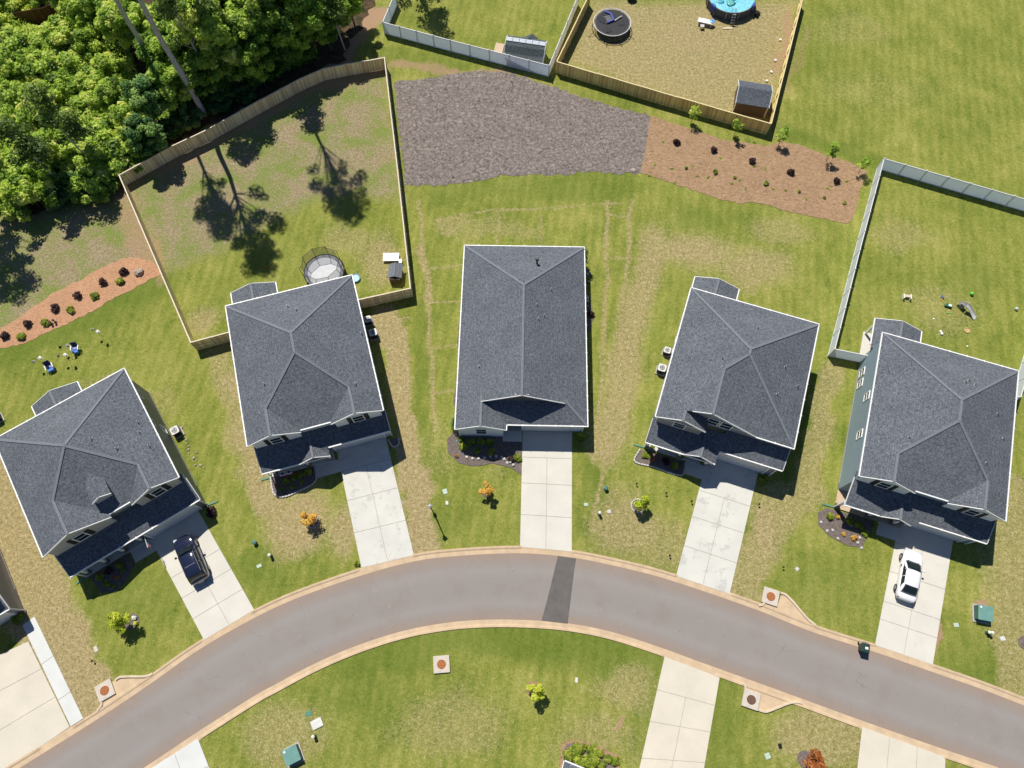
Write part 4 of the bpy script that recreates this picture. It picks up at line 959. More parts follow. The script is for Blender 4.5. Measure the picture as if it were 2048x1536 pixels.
pine(195, 335, 12, 'thin tree beside the left corner of the tan fence', 31, .12, .4, 2.0, 18)
pine(690, 100, 9, 'thin tree at the right end of the woods', 32, .12, .4, 1.6, 14)
# ------------------------------------------------------------------ small trees with rings
def small_crown(seed, mat, h, r, n=1400, size=.09, nc=16, shape='round', tint=(.3, .9)):
    cl = crown_clumps(seed, r, h*.6, h*.38, nc, r*.33, shape)
    return leaf_mesh('crown', mat, cl, n, size, seed, tint0=tint), trunk_mesh('trunk', h*.85, .035, seed, cl, M_twig, .1)
def ring(label, px, py, r, mat_in, stones=None, n=22, group=None):
    p = G(px, py); o = thing('tree_ring', label, 'planting ring', (p.x, p.y, 0))
    MB().lathe((0, 0, 0), [(r, .0), (r, .03), (r*.6, .07), (.05, .09)], 22).build('mulch', mat_in, o)
    if stones:
        for i in range(n):
            t = 2*math.pi*i/n; q = MB().blob(((r+.03)*math.cos(t), (r+.03)*math.sin(t), .06), .1, .7, .2, 7, 4, i) if stones == 'rock' else MB().box(((r+.03)*math.cos(t), (r+.03)*math.sin(t), .06), (.12, 2*math.pi*r/n*.93, .14), t)
            q.build('edging_stone', M_stone, o, bevel=.0 if stones == 'rock' else .015)
    return o
ring('stone edged planting ring in the dry lawn left of the stained driveway', 626, 1044, .55, M_mulch, 'rock', 18)
plant('young_tree', 'small orange leaved tree in the stone ring left of the stained driveway', 'tree', G(626, 1042), *small_crown(41, M_leafO, 2.0, .75, 900))
ring('dark mulch ring under the small yellow orange tree', 973, 985, .5, M_mulch)
plant('young_tree', 'small yellow orange tree on a bare mulch ring before the middle house', 'tree', G(974, 986), *small_crown(42, M_leafO, 2.1, .6, 900))
ring('pale block ring round the small lime tree', 1276, 1012, .62, M_mulch, 'block', 20)
plant('young_tree', 'small lime green tree in the pale block ring', 'tree', G(1279, 1012), *small_crown(43, M_leafY, 2.2, .7, 1000))
ring('mulch ring with potted flowers on the left front lawn', 263, 1243, .72, M_mulch)
plant('young_tree', 'lime and orange tinted young tree leaning over the left front lawn', 'tree', G(258, 1243), *small_crown(44, M_leafY, 2.7, 1.0, 1600))
for (x, y, mt, lb) in ((257, 1234, M_leafR, 'clump of red flowers'), (269, 1236, M_white, 'clump of white flowers'), (272, 1247, M_leafY, 'clump of yellow flowers')):
    p = G(x, y, .1); q = bpy.data.objects.new('flower_clump', leaf_mesh('flower_clump', mt, [(0, 0, .15, .18)], 120, .06, int(x))); C.objects.link(q); q.location = (p.x, p.y, .08); tag(q, lb+' in the ring beside the leaning young tree', 'flowers')
ring('mulch ring under the round yellow green tree on the lawn inside the bend', 1067, 1378, .65, M_bark)
plant('young_tree', 'round yellow green tree on the lawn inside the road bend', 'tree', G(1069, 1382), *small_crown(45, M_leafY, 2.2, .75, 1300, tint=(.2, .8)))
ring('black mulch ring under the rust coloured tree at the bottom edge', 1611, 1519, .7, M_mulch)
plant('young_tree', 'rust orange tree leaning over the black mulch ring at the bottom edge', 'tree', G(1613, 1520), *small_crown(46, M_leafR, 2.8, .95, 1500))
ring('grey mulch ring cut by the right edge of the photo', 2050, 1286, .6, M_mulch)
# young trees of the pine straw bed
for i, (x, y, h, lb) in enumerate([(1382, 247, 2.7, 'first young tree from the gravel in the row along the board fence'), (1467, 272, 3.0, 'bushy young tree against the board fence left of its corner'),
                               (1556, 290, 2.6, 'spiky young tree right of the board fence corner'), (1652, 322, 2.6, 'young tree on the grass rim midway between the two fences'), (1716, 347, 2.4, 'young tree nearest the white fence corner')]):
    cl = crown_clumps(60+i, .62, 1.9, .9, 14, .26)
    plant('young_tree', lb, 'tree', G(x, y), leaf_mesh('crown', M_leafB if i > 1 else M_leafA, cl, 620, .085, 60+i), trunk_mesh('trunk', h*.9, .03, 60+i, cl, M_twig, .05), sz=h/2.8)
def shrub_mesh(seed, mat, r, h, n=900, size=.06): return leaf_mesh('foliage', mat, crown_clumps(seed, r*.7, h*.6, h*.25, 12, r*.42, 'dome'), n, size, seed)
SP = [shrub_mesh(70+i, M_leafP, .42, .6) for i in range(3)]; SG = [shrub_mesh(75+i, M_leafS, .42, .5) for i in range(3)]; SW = [shrub_mesh(80+i, M_leafS, .25, .35, 350, .05) for i in range(3)]
def shrub(me_, px, py, label, group, sc=1.0, name='shrub'):
    q = bpy.data.objects.new(name, me_); C.objects.link(q); p = G(px, py); q.location = (p.x, p.y, .02); q.scale = (sc,)*3; q.rotation_euler = (0, 0, px); tag(q, label, 'shrub', group); return q
nth = ['first', 'second', 'third', 'fourth', 'fifth', 'sixth', 'seventh', 'eighth', 'ninth', 'tenth']
for i, (x, y) in enumerate([(1352, 287), (1426, 303), (1504, 324), (1581, 347), (1671, 365)]):
    shrub(SP[i % 3], x, y, f'{nth[i]} round dark purple shrub from the gravel on the pine straw bed', 'purple shrubs on the pine straw bed', 1.0)
for i, (x, y) in enumerate([(1372, 337), (1430, 346), (1469, 356), (1531, 368), (1597, 384), (1648, 397), (1688, 407)]):
    shrub(SW[i % 3], x, y, f'{nth[i]} small green shrub from the gravel on the pine straw bed', 'small green shrubs on the pine straw bed', 1.25 if i in (1, 3) else .85)
ORD += ['seventeenth', 'eighteenth', 'nineteenth', 'twentieth']
for i, (x, y) in enumerate(sorted([(1309, 330), (1343, 338), (1385, 332), (1326, 285), (1395, 353), (1416, 355), (1440, 317), (1530, 338), (1508, 333), (1463, 368), (1491, 378), (1545, 378), (1571, 382), (1299, 352), (1508, 285), (1693, 363), (1612, 398), (1350, 366), (1479, 362), (1655, 378)])):
    q = bpy.data.objects.new('weed_tuft', SW[i % 3]); C.objects.link(q); p = G(x, y); q.location = (p.x, p.y, .0); q.scale = (.8+.1*(i % 4), .6, .3); q.rotation_euler = (0, 0, i)
    tag(q, f'low weed tuft, {ORD[i]} from the left on the pine straw bed', 'weed', 'weed tufts on the pine straw bed')
for i, (x, y) in enumerate([(250, 545), (207, 567), (158, 593), (113, 618), (59, 649), (12, 674)]):
    shrub(SP[i % 3], x, y, f'{nth[i]} dark purple shrub from the fence on the red mulch bed', 'purple shrubs on the red mulch bed', 1.1)
for i, (x, y) in enumerate([(242, 564), (192, 594), (143, 621), (94, 647), (44, 674)]):
    shrub(SG[i % 3], x, y, f'{nth[i]} yellow green shrub from the fence on the red mulch bed', 'yellow green shrubs on the red mulch bed', 1.1)
tag(MB().blob(G(277, 545, .2), .5, .6, .25, 9, 6, 5).build('boulder', M_rock), 'pale boulder at the fence end of the red mulch bed', 'rock')
tag(MB().blob(G(1267, 341, .08), .3, .5, .25, 9, 6, 6).build('boulder', M_rock), 'small rock between the gravel and the pine straw bed', 'rock')
for x, y, lb in ((105, 648, 'left'), (112, 645, 'right')):
    p = G(x, y); tag(MB().lathe((p.x, p.y, 0), [(.14, 0), (.16, .1), (.06, .2), (.06, .5), (.14, .55), (.12, .65), (.02, .7)], 10).build('garden_ornament', M_rust2), f'{lb} rusty garden ornament on the rim of the red mulch bed', 'ornament')
# ------------------------------------------------------------------ planting beds at the houses
def bedw(k, pts, mat, stones=None, lab=None, edgelab=None, close=True, z=.05):
    P = [HW(k, u, v) for u, v in pts]; o = sheet('planting_bed', [(p.x, p.y, 0) for p in P], mat, z, wob=.05, px=False)
    if stones:
        e = thing('bed_edging', edgelab, 'edging', P[0]); L = resample(spline(P, .3), int(sum((b-a).length for a, b in zip(P[:-1], P[1:]))/.28)); i = 0
        for a, b in zip(L[:-1], L[1:]):
            c_ = (a+b)/2-P[0]; d = b-a; i += 1
            if i > 95: break
            MB().box((c_.x, c_.y, .08), (d.length*.88, .14, .15), math.atan2(d.y, d.x)).build('edging_block', M_stone, e, bevel=.02)
    return o
bedw(2, [(.1, 16.2), (.1, 17.9), (.35, 18.6), (1.2, 18.9), (2.6, 18.7), (4.0, 18.4), (4.4, 17.9), (4.42, 16.7)], M_mulch, 1, edgelab='scalloped stone edging round the bed before the white gabled house')
bedw(2, [(12.0, 16.0), (12.3, 16.9), (12.9, 16.8), (13.0, 16.1)], M_mulch, 1, edgelab='small half round of edging stones at the right garage corner of the white gabled house')
bedw(4, [(-.15, 15.9), (-.35, 17.3), (1.5, 17.25), (4.4, 17.2), (4.4, 15.8)], M_mulch, 1, edgelab='straight pale block edging of the bed before the charcoal house')
bedw(1, [(.4, 14.3), (.7, 16.2), (1.8, 16.9), (3.3, 16.4), (4.2, 15.6), (4.3, 14.3)], M_mulch)
bedw(5, [(-.3, 16.9), (-1.1, 17.6), (-.9, 18.8), (.4, 19.6), (2.2, 19.9), (3.4, 19.6), (3.6, 18.3), (4.0, 18.1), (4.0, 16.8)], M_mulch)
bedw(3, [(-.2, 19.6), (-1.0, 20.5), (-.9, 21.9), (.2, 23.0), (1.6, 23.3), (3.5, 23.0), (5.0, 23.2), (6.4, 24.0), (6.45, 20.75), (4.5, 20.6), (4.4, 20.0)], M_mulch)
bedw(3, [(12.3, .5), (13.2, .6), (13.7, 1.6), (13.2, 3.0), (12.9, 4.2), (13.5, 5.0), (13.9, 6.6), (13.4, 8.2), (12.7, 9.2), (12.3, 9.2)], M_mulch)
bedw(3, [(.3, 7), (-.45, 7.6), (-.55, 10), (-.2, 11), (-.45, 13.5), (-.6, 16.5), (-.2, 19.2), (.3, 19.4)], M_mulch)
shb = sheet('planting_bed', [(1122, 1494), (1124, 1487), (1136, 1481), (1150, 1480), (1180, 1487), (1215, 1500), (1240, 1511), (1238, 1536), (1238, 1580), (1120, 1560), (1120, 1520)], M_bark, .04, wob=.05)
sheet('planting_bed', [(1127, 1500), (1135, 1488), (1150, 1486), (1180, 1496), (1215, 1510), (1232, 1520), (1230, 1570), (1130, 1560)], M_mulch, .05, wob=.05)
for i, (x, y, s_) in enumerate(sorted([(1138, 1508, 1.3), (1154, 1500, 1.5), (1167, 1492, 1.2), (1182, 1498, 1), (1193, 1505, 1.1), (1204, 1509, .8), (1216, 1517, .9), (1230, 1521, .9), (1162, 1524, 1.7), (1185, 1521, 1.7), (1203, 1529, 1.5), (1178, 1536, 1.6)])):
    shrub((SG+SW)[i % 5], x, y, f'green shrub, {ORD[i]} from the left in the crowded bed at the bottom edge', 'green shrubs in the bed at the bottom edge', s_)
def bedplants(k, L, desc):
    for i, (u, v, me_, s_, lb) in enumerate(L):
        p = HW(k, u, v); q = bpy.data.objects.new('shrub', me_); C.objects.link(q); q.location = (p.x, p.y, .04); q.scale = (s_,)*3; q.rotation_euler = (0, 0, i*1.7)
        same = sorted([t for t in L if t[4] == lb], key=lambda t: (t[0], t[1])); r_ = '' if len(same) < 2 else f', {ORD[same.index(L[i])]} from the left,'
        tag(q, f'{lb}{r_} {desc}', 'shrub', f'{lb.split(" near")[0]}s {desc}')
SR = shrub_mesh(90, M_leafR, .3, .4, 400, .05); SO = shrub_mesh(91, M_leafO, .3, .4, 400, .05)
bedplants(2, [(1.5, 17.5, SG[0], .9, 'shaded shrub'), (2.3, 17.3, SG[1], .9, 'shaded shrub'), (3.1, 17.2, SG[2], .9, 'shaded shrub'), (3.8, 17.1, SG[0], .9, 'shaded shrub'), (1.0, 18.2, SW[0], 1, 'small shrub'), (2.0, 18.2, SW[1], 1, 'small shrub'), (3.0, 18.0, SW[2], 1, 'small shrub'), (.5, 17.6, SR, .7, 'reddish plant')], 'in the bed before the white gabled house')
bedplants(4, [(.4, 16.4, SG[1], .8, 'green shrub near the splash block'), (1.1, 16.5, SG[2], .9, 'lime shrub'), (2.6, 16.4, SP[0], .9, 'shaded purple shrub'), (3.5, 16.5, SG[0], .9, 'shaded shrub')], 'in the bed before the charcoal house')
bedplants(1, [(1.2, 14.9, SG[1], .9, 'shaded shrub'), (2.2, 14.9, SP[1], .9, 'shaded purple shrub'), (3.2, 14.9, SG[0], .9, 'shaded shrub'), (1.5, 15.8, SG[2], .8, 'shaded shrub'), (2.5, 15.8, SR, .9, 'reddish plant'), (3.3, 15.5, SW[0], 1, 'small shrub'), (1.9, 16.4, SW[1], 1, 'small shrub')], 'in the bed before the house with the dormer')
bedplants(5, [(.0, 17.7, SG[0], .9, 'green shrub near the splash block'), (.7, 17.5, SO, .75, 'amber grass clump'), (1.5, 19.0, SO, .7, 'amber grass clump'), (2.5, 19.0, SO, 1.0, 'bright amber bush'), (1.8, 17.6, SG[1], 1, 'shaded shrub'), (2.8, 17.7, SG[2], 1, 'shaded shrub'), (3.4, 18.2, SG[1], .9, 'shaded shrub')], 'in the bed before the blue grey house')
bedplants(3, [(.6, 21.4, SG[0], 1.0, 'lime shrub'), (.3, 20.6, SW[1], 1.2, 'small shrub'), (1.4, 20.9, SG[1], 1, 'shaded shrub'), (2.3, 20.8, SG[2], 1, 'shaded shrub'), (3.2, 20.9, SG[0], 1, 'shaded shrub'), (2.0, 21.8, SG[1], .9, 'shaded shrub'), (3.4, 21.8, SG[2], .9, 'shaded shrub'), (6.0, 22.4, SG[0], 1.0, 'lime and white shrub'), (5.4, 22.5, SP[2], .8, 'purple shrub'), (.0, 22.3, SR, .7, 'reddish plant'),
              (12.95, 2.2, SG[1], 1.1, 'yellow shrub near the back corner'), (13.5, 6.5, SP[1], .9, 'dark shrub near the cooling unit')], 'in the bed beside the middle house')
p = HW(3, -.1, 19.3); plant('conifer', 'slim dark conifer at the front left corner of the middle house', 'tree', p, leaf_mesh('crown', M_leafC, crown_clumps(95, .45, 2.3, .2, 16, .3, 'cone'), 1500, .06, 95), None)
p = HW(3, 12.75, .4); plant('conifer', 'slim dark conifer at the back right corner of the middle house', 'tree', p, leaf_mesh('crown', M_leafC, crown_clumps(96, .45, 2.6, .2, 16, .3, 'cone'), 1500, .06, 96), None)
p = HW(1, 12.5, 15.1); plant('shrub', 'dark round bush at the garage corner of the house with the dormer', 'shrub', p, SP[0], None, sc=1.2, cname='foliage')
p = HW(3, 12.2, 20.1); plant('shrub', 'shaded bush at the garage corner of the middle house', 'shrub', p, SG[0], None, cname='foliage')
p = HW(4, 12.0, 15.2); plant('shrub', 'shaded bush at the garage corner of the charcoal house', 'shrub', p, SG[1], None, cname='foliage')
p = G(37, 1238); plant('shrub', 'dark bush between the left edge house and its pale driveway strip', 'shrub', p, SG[2], None, sc=1.2, cname='foliage')
p = G(714, 1128); plant('shrub', 'single green weed clump at the kerb left of the stained driveway', 'weed', p, SW[0], None, sc=1.1, cname='foliage')
for i in range(7):
    p = HW(3, 1.0+i*.58, 22.4+.15*math.sin(i)); tag(MB().blob((p.x, p.y, .1), .15, .7, .25, 7, 4, i).build('edging_rock', M_stone), f'{ORD[i]} pale rock from the left in the shaded bed before the middle house', 'rock', 'pale rocks in the shaded bed of the middle house')
for i, (u, v) in enumerate([(5.2, 22.4), (5.3, 22.8), (5.0, 22.9), (5.6, 23.1), (4.7, 22.5), (12.9, 3.2), (12.7, 3.5), (13.3, 1.5), (13.4, 2.4)]):
    p = HW(3, u, v); tag(MB().blob((p.x, p.y, .1), .16, .7, .25, 7, 4, i+20).build('garden_rock', M_stone), f'pale garden rock beside the middle house, number {ORD[i]} from the walk to the back', 'rock', 'pale garden rocks beside the middle house')
for i in range(16):
    rr_ = random.Random(i+5); p = HW(1, 12.95+rr_.uniform(0, .8), 5.2+i*.36); tag(MB().blob((p.x, p.y, .06), .08+.03*(i % 3), .6, .3, 7, 4, i+40).build('garden_rock', M_rock), f'{ORD[i]} stone from the back along the right wall of the dormered house', 'rock', 'stones along the right wall of the house with the dormer')
for i, (u, v) in enumerate([(-.7, 18.5), (0, 19.1), (.5, 18.9), (1.1, 19.5), (2.9, 19.3), (3.3, 19.7), (3.0, 18.8), (2.1, 17.9)]):
    p = HW(5, u, v); tag(MB().blob((p.x, p.y, .08), .14, .6, .3, 7, 4, i+60).build('garden_rock', M_stone), f'{ORD[i]} pale rock from the left on the mulch before the blue grey house', 'rock', 'pale rocks before the blue grey house')
# ------------------------------------------------------------------ air conditioners
def ac_unit():
    o = thing('air_conditioner', '', 'air conditioner')
    MB().box((0, 0, .06), (1.0, 1.0, .12)).build('pad', M_found, o)
    MB().box((0, 0, .52), (.78, .78, .8)).build('cabinet', M_dark, o, bevel=.05)
    mb = MB()
    for i in range(24):
        t = 2*math.pi*i/24
        mb.span((.1*math.cos(t), .1*math.sin(t), .965), (.28*math.cos(t), .28*math.sin(t), .965), .012, .012)
    for r_ in (.1, .19, .27): mb.tube([(r_*math.cos(2*math.pi*i/20), r_*math.sin(2*math.pi*i/20), .965) for i in range(20)], .008, 4, True)
    top = MB().prism([(.41*(abs(math.cos(t))**.35)*(1 if math.cos(t) > 0 else -1), .41*(abs(math.sin(t))**.35)*(1 if math.sin(t) > 0 else -1)) for t in [2*math.pi*i/32+.01 for i in range(32)]], .9, .94).build('top_cover', M_acw, o, bevel=.015)
    MB().cyl((0, 0, .938), (0, 0, .948), .27, .27, 24).build('fan_opening', M_black, top)
    bl = MB()
    for i in range(3):
        t = 2*math.pi*i/3; bl.box((.16*math.cos(t), .16*math.sin(t), .953), (.2, .12, .008), t)
    bl.build('fan_blade', M_metal, top); mb.build('grille', M_acw, top); return o
ac0 = ac_unit()
AC = [(749, 672, 15, 'pale cooling unit with fan beside the right wall of the white gabled house', 1), (738, 645, 15, 'half shaded cooling unit nearer the wooden fence at the white gabled house', .9),
      (1321, 742, -19.4, 'pale topped cooling unit left of the charcoal house', 1), (1332, 706, -19.4, 'darker cooling unit nearer the yard left of the charcoal house', .85),
      (357, 866, 33, 'cooling unit beside the right wall of the house with the dormer', 1), (1168, 605, -2, 'cooling unit half hidden by the gutter of the middle house', 1),
      (-2, 838, 33, 'cooling unit cut off by the left edge of the photo', 1), (1737, 722, -19, 'small unit beside the white fence gate at the blue grey house', .7)]
for i, (x, y, a, lb, s_) in enumerate(AC):
    o = ac0 if i == 0 else copy_tree(ac0); p = G(x, y); o.location = (p.x, p.y, 0); o.rotation_euler = (0, 0, R(a)); o.scale = (s_, s_, s_); tag(o, lb, 'air conditioner', 'cooling units beside the houses')
# ------------------------------------------------------------------ street lamp
p = G(869.5, 1029.5); o = thing('street_lamp', 'black post lamp on the lawn left of the middle driveway', 'street lamp', p)
MB().lathe((0, 0, 0), [(.16, 0), (.16, .25), (.09, .35), (.065, .6), (.05, 3.5), (.09, 3.55), (.05, 3.6)], 12).build('pole', M_black, o, smooth=False)
MB().lathe((0, 0, 0), [(.11, 3.6), (.2, 4.0), (.22, 4.02)], 4).build('lantern', simple('lamp_glass', (.5, .5, .45), .3, .05), o)
MB().lathe((0, 0, 0), [(.27, 4.02), (.27, 4.06), (.2, 4.14), (.05, 4.26)], 4).build('lantern_cap', simple('lantern_cap_metal', (.6, .6, .58), .35, .1, metal=.3), o)
# ------------------------------------------------------------------ storm inlets
def inlet(px, py, rz, apron, lipA, lipB, label, rust=M_rust, lid=True):
    p = G(px, py, .17); o = thing('storm_drain', label, 'storm drain', (p.x, p.y, 0), R(rz))
    MB().box((0, 0, .1), (1.45, 1.45, .2)).build('inlet_box', m_pale, o, bevel=.03)
    if lid:
        l_ = MB().cyl((0, 0, .19), (0, 0, .225), .39, .39, 28).build('manhole_cover', rust, o)
        k = MB()
        for i in range(10): t = 2*math.pi*i/10; k.cyl((.28*math.cos(t), .28*math.sin(t), .22), (.28*math.cos(t), .28*math.sin(t), .24), .03, .03, 6)
        k.tube([(.36*math.cos(2*math.pi*i/24), .36*math.sin(2*math.pi*i/24), .228) for i in range(24)], .012, 5, True); k.build('cover_stud', rust, l_)
    if apron:
        A = sheet('kerb_apron', apron, M_kerb, .028, wob=.0, sub=5)
        for L in (lipA, lipB):
            Ls = spline([G(*q) for q in L], .25)
            mb = MB(); vs = []; pr = [(-.1, 0), (-.1, .14), (-.07, .16), (.07, .16), (.1, .13), (.1, 0)]
            for i, c_ in enumerate(Ls):
                d = (Ls[min(i+1, len(Ls)-1)]-Ls[max(i-1, 0)]).normalized(); nr = Vector((-d.y, d.x, 0))
                for a_, z in pr: v = c_+nr*a_; vs.append((v.x, v.y, z))
            q = len(pr); mb.add(vs, [(i*q+k, i*q+k+1, (i+1)*q+k+1, (i+1)*q+k) for i in range(len(Ls)-1) for k in range(q-1)]+[tuple(range(q)), tuple((len(Ls)-1)*q+k for k in range(q))[::-1]])
            e = mb.build('kerb_lip', M_kerbtop); tag(e, kind='structure')
            bm = bmesh.new(); bm.from_mesh(e.data); bmesh.ops.recalc_face_normals(bm, faces=bm.faces); bm.to_mesh(e.data); bm.free()
    return o
m_pale = simple('inlet_concrete', (.56, .5, .42), .9, .1, 3)
inlet(209.5, 1381, 30, [(194, 1424), (206, 1412), (204, 1402), (232, 1388), (222, 1366), (236, 1356), (255, 1354), (290, 1354), (302, 1350), (312, 1352), (240, 1402)],
      [(232, 1360), (240, 1354.5), (258, 1353), (292, 1352.5), (306, 1347)], [(203.5, 1399), (204, 1410), (196, 1421)], 'kerb inlet with a round rusty cover near the lower left driveway')
inlet(1541.5, 1193, -19, [(1519, 1215), (1527, 1208), (1531, 1200), (1556, 1208), (1562, 1190), (1572, 1192), (1585, 1205), (1600, 1222), (1630, 1253), (1628, 1262)],
      [(1560, 1186), (1570, 1189), (1584, 1202), (1600, 1221), (1615, 1238), (1631, 1251)], [(1529, 1204), (1524, 1210), (1517, 1211)], 'kerb inlet with a round orange rusty cover right of the charcoal house driveway')
inlet(1502.5, 1399.5, -19, [(1466, 1360), (1488, 1368), (1491, 1378), (1520, 1388), (1514, 1420), (1530, 1424), (1560, 1412), (1590, 1404), (1606, 1402), (1540, 1377)],
      [(1516, 1419), (1530, 1423.5), (1550, 1417), (1575, 1407), (1592, 1404), (1604, 1406)], [(1484, 1366), (1489.5, 1371), (1491, 1382)], 'kerb inlet with a dull brown cover on the near side of the road', M_rust2)
inlet(883, 1328.5, 4, None, None, None, 'square concrete yard drain with a rusty cover on the lawn inside the bend')
# ------------------------------------------------------------------ utility boxes, pedestals, lids
def transformer(px, py, rz, label):
    p = G(px, py); o = thing('transformer_box', label, 'utility box', (p.x, p.y, 0), R(rz), 'green utility boxes')
    MB().box((0, -.05, .05), (1.45, 1.6, .1)).build('pad', M_found, o)
    MB().add([(-.6, -.6, .1), (.6, -.6, .1), (.6, .6, .1), (-.6, .6, .1), (-.6, -.6, .75), (.6, -.6, .75), (.6, .6, .85), (-.6, .6, .85)], [(0, 3, 2, 1), (0, 1, 5, 4), (1, 2, 6, 5), (2, 3, 7, 6), (3, 0, 4, 7)]).build('cabinet', M_green, o)
    MB().add([(-.64, -.66, .75), (.64, -.66, .75), (.64, .64, .86), (-.64, .64, .86), (-.64, -.66, .8), (.64, -.66, .8), (.64, .64, .91), (-.64, .64, .91)], [(0, 3, 2, 1), (4, 5, 6, 7), (0, 1, 5, 4), (1, 2, 6, 5), (2, 3, 7, 6), (3, 0, 4, 7)]).build('lid', simple('utility_green_top', (.15, .31, .27), .5, .1), o)
    MB().box((-.42, .45, .915), (.16, .16, .02)).build('sticker', M_white, o); return o
transformer(1960, 1227, -12, 'green utility cabinet right of the white car driveway'); transformer(588, 1508, 25, 'green utility cabinet on the lawn near the bottom left driveway')
def bollard(px, py, label, cap, h=.75, r_=.14):
    p = G(px, py); o = thing('utility_pedestal', label, 'utility pedestal', p, 0, 'utility pedestals on the lawns'); MB().cyl((0, 0, 0), (0, 0, h*.9), r_, r_*.92, 14).build('pedestal_body', M_green, o); MB().lathe((0, 0, 0), [(r_*1.05, h*.86), (r_*1.05, h*.96), (r_*.5, h*1.05)], 14).build('pedestal_cap', cap, o)
M_cream = simple('cream_plastic', (.72, .74, .6), .4, .05)
bollard(511, 1086, 'dark green pedestal between the two left driveways', M_green, .5, .2); bollard(543, 1112, 'cream capped pedestal below the dark green one left of the dry lawn', M_cream)
bollard(1211, 978, 'dark green pedestal on the lawn right of the middle driveway', M_green, .5, .2); bollard(1198, 1028, 'cream capped pedestal right of the middle driveway', M_cream)
bollard(630, 1472, 'cream capped pedestal above the lower left utility cabinet', M_cream); bollard(1976, 1266, 'cream capped pedestal below the right utility cabinet', M_cream); bollard(1972, 1265, 'short cream capped pedestal leaning against the taller one at the right', M_cream, .6)
def lid(px, py, w_, d, rz, mat, label, h=.05):
    p = G(px, py); o = MB().box((0, 0, h/2), (w_, d, h)).box((0, 0, h+.005), (w_*.7, d*.7, .01)).build('meter_cover', mat, bevel=.012, loc=(p.x, p.y, 0)); o.rotation_euler = (0, 0, R(rz)); tag(o, label, 'utility lid')
M_lidg = simple('pale_green_lid', (.45, .55, .46), .6, .1); M_lidw = simple('pale_lid', (.62, .62, .58), .6, .1)
lid(518.5, 1132, .45, .3, 25, M_lidg, 'pale green ground lid left of the dry front lawn'); lid(890, 983, .42, .5, 15, M_lidg, 'pale green ground lid above the street lamp'); lid(894, 1006, .25, .35, 10, M_lidw, 'small pale meter lid beside the street lamp')
lid(1172, 1009, .4, .28, 0, M_lidg, 'pale green ground lid right of the middle driveway'); lid(1218, 1023, .35, .35, 10, M_stone, 'small grey meter lid beside the cream pedestal right of the middle driveway'); lid(1594, 1138, .35, .3, 40, M_stone, 'small grey meter lid on the lawn between the two right houses')
lid(634, 1447, .95, .75, 25, M_lidw, 'large cream lid above the lower left pedestal', .1); lid(617, 1427, .55, .4, 20, M_green2, 'green ground lid above the large cream one'); lid(1912, 1250, .45, .35, 0, M_lidg, 'pale green lid right of the white car driveway')
lid(2005, 1277, .45, .35, 5, M_lidw, 'pale oval meter lid near the right edge'); lid(1535, 1512, .45, .45, 20, M_lidg, 'pale green lid near the bottom rust coloured tree'); lid(1560, 1492, .3, .4, 0, M_dark, 'small dark meter lid near the bottom rust coloured tree')
lid(192, 1298, .3, .5, 30, M_stone, 'small grey meter lid on the left front lawn'); lid(1153, 1360, .25, .4, -10, M_lidw, 'small pale meter lid on the lawn inside the bend')
for i, (x, y) in enumerate([(1272, 969), (1331, 988), (1382, 1004), (1516, 1010), (1338, 1112), (1564, 1135), (189, 1322)]):
    p = G(x, y); o = thing('path_light', f'{nth[i]} little solar path light counted from the left' if i < 4 else ['small stake light on the lawn below the lime tree', 'small flag stake right of the charcoal house driveway', 'tiny stake at the straw strip of the left lawn'][i-4], 'path light', p, 0, 'small stake lights on the lawns')
    MB().cyl((0, 0, 0), (0, 0, .35), .02, .02, 6).build('stake', M_black, o); MB().lathe((0, 0, 0), [(.05, .33), (.07, .42), (.1, .43), (.03, .48)], 10).build('lamp_head', M_black, o)
# ------------------------------------------------------------------ trash bin
p = G(1721, 1296); o = thing('wheelie_bin', 'dark green wheeled bin standing in the gutter left of the white car driveway', 'bin', (p.x, p.y, .02), R(-15))
MB().add([(-.25, -.28, .08), (.25, -.28, .08), (.25, .28, .08), (-.25, .28, .08), (-.33, -.37, 1.0), (.33, -.37, 1.0), (.33, .37, 1.0), (-.33, .37, 1.0)], [(0, 3, 2, 1), (4, 5, 6, 7), (0, 1, 5, 4), (1, 2, 6, 5), (2, 3, 7, 6), (3, 0, 4, 7)]).build('bin_body', simple('bin_green', (.02, .05, .035), .45, .1), o, bevel=.03)
MB().add([(-.36, -.42, 1.0), (.36, -.42, 1.0), (.36, .4, 1.02), (-.36, .4, 1.02), (-.3, -.34, 1.08), (.3, -.34, 1.08), (.3, .32, 1.12), (-.3, .32, 1.12)], [(0, 3, 2, 1), (4, 5, 6, 7), (0, 1, 5, 4), (1, 2, 6, 5), (2, 3, 7, 6), (3, 0, 4, 7)]).build('lid', simple('bin_lid', (.025, .055, .045), .35, .1), o, bevel=.03)
MB().box((.05, -.02, 1.105), (.26, .2, .01)).build('sticker', M_white, o); MB().span((-.25, .46, .95), (.25, .46, .95), .04, .04).build('handle', M_black, o)
for s_ in (-1, 1): MB().cyl((s_*.24, .36, .12), (s_*.3, .36, .12), .13, .13, 14).build('wheel', M_black, o)
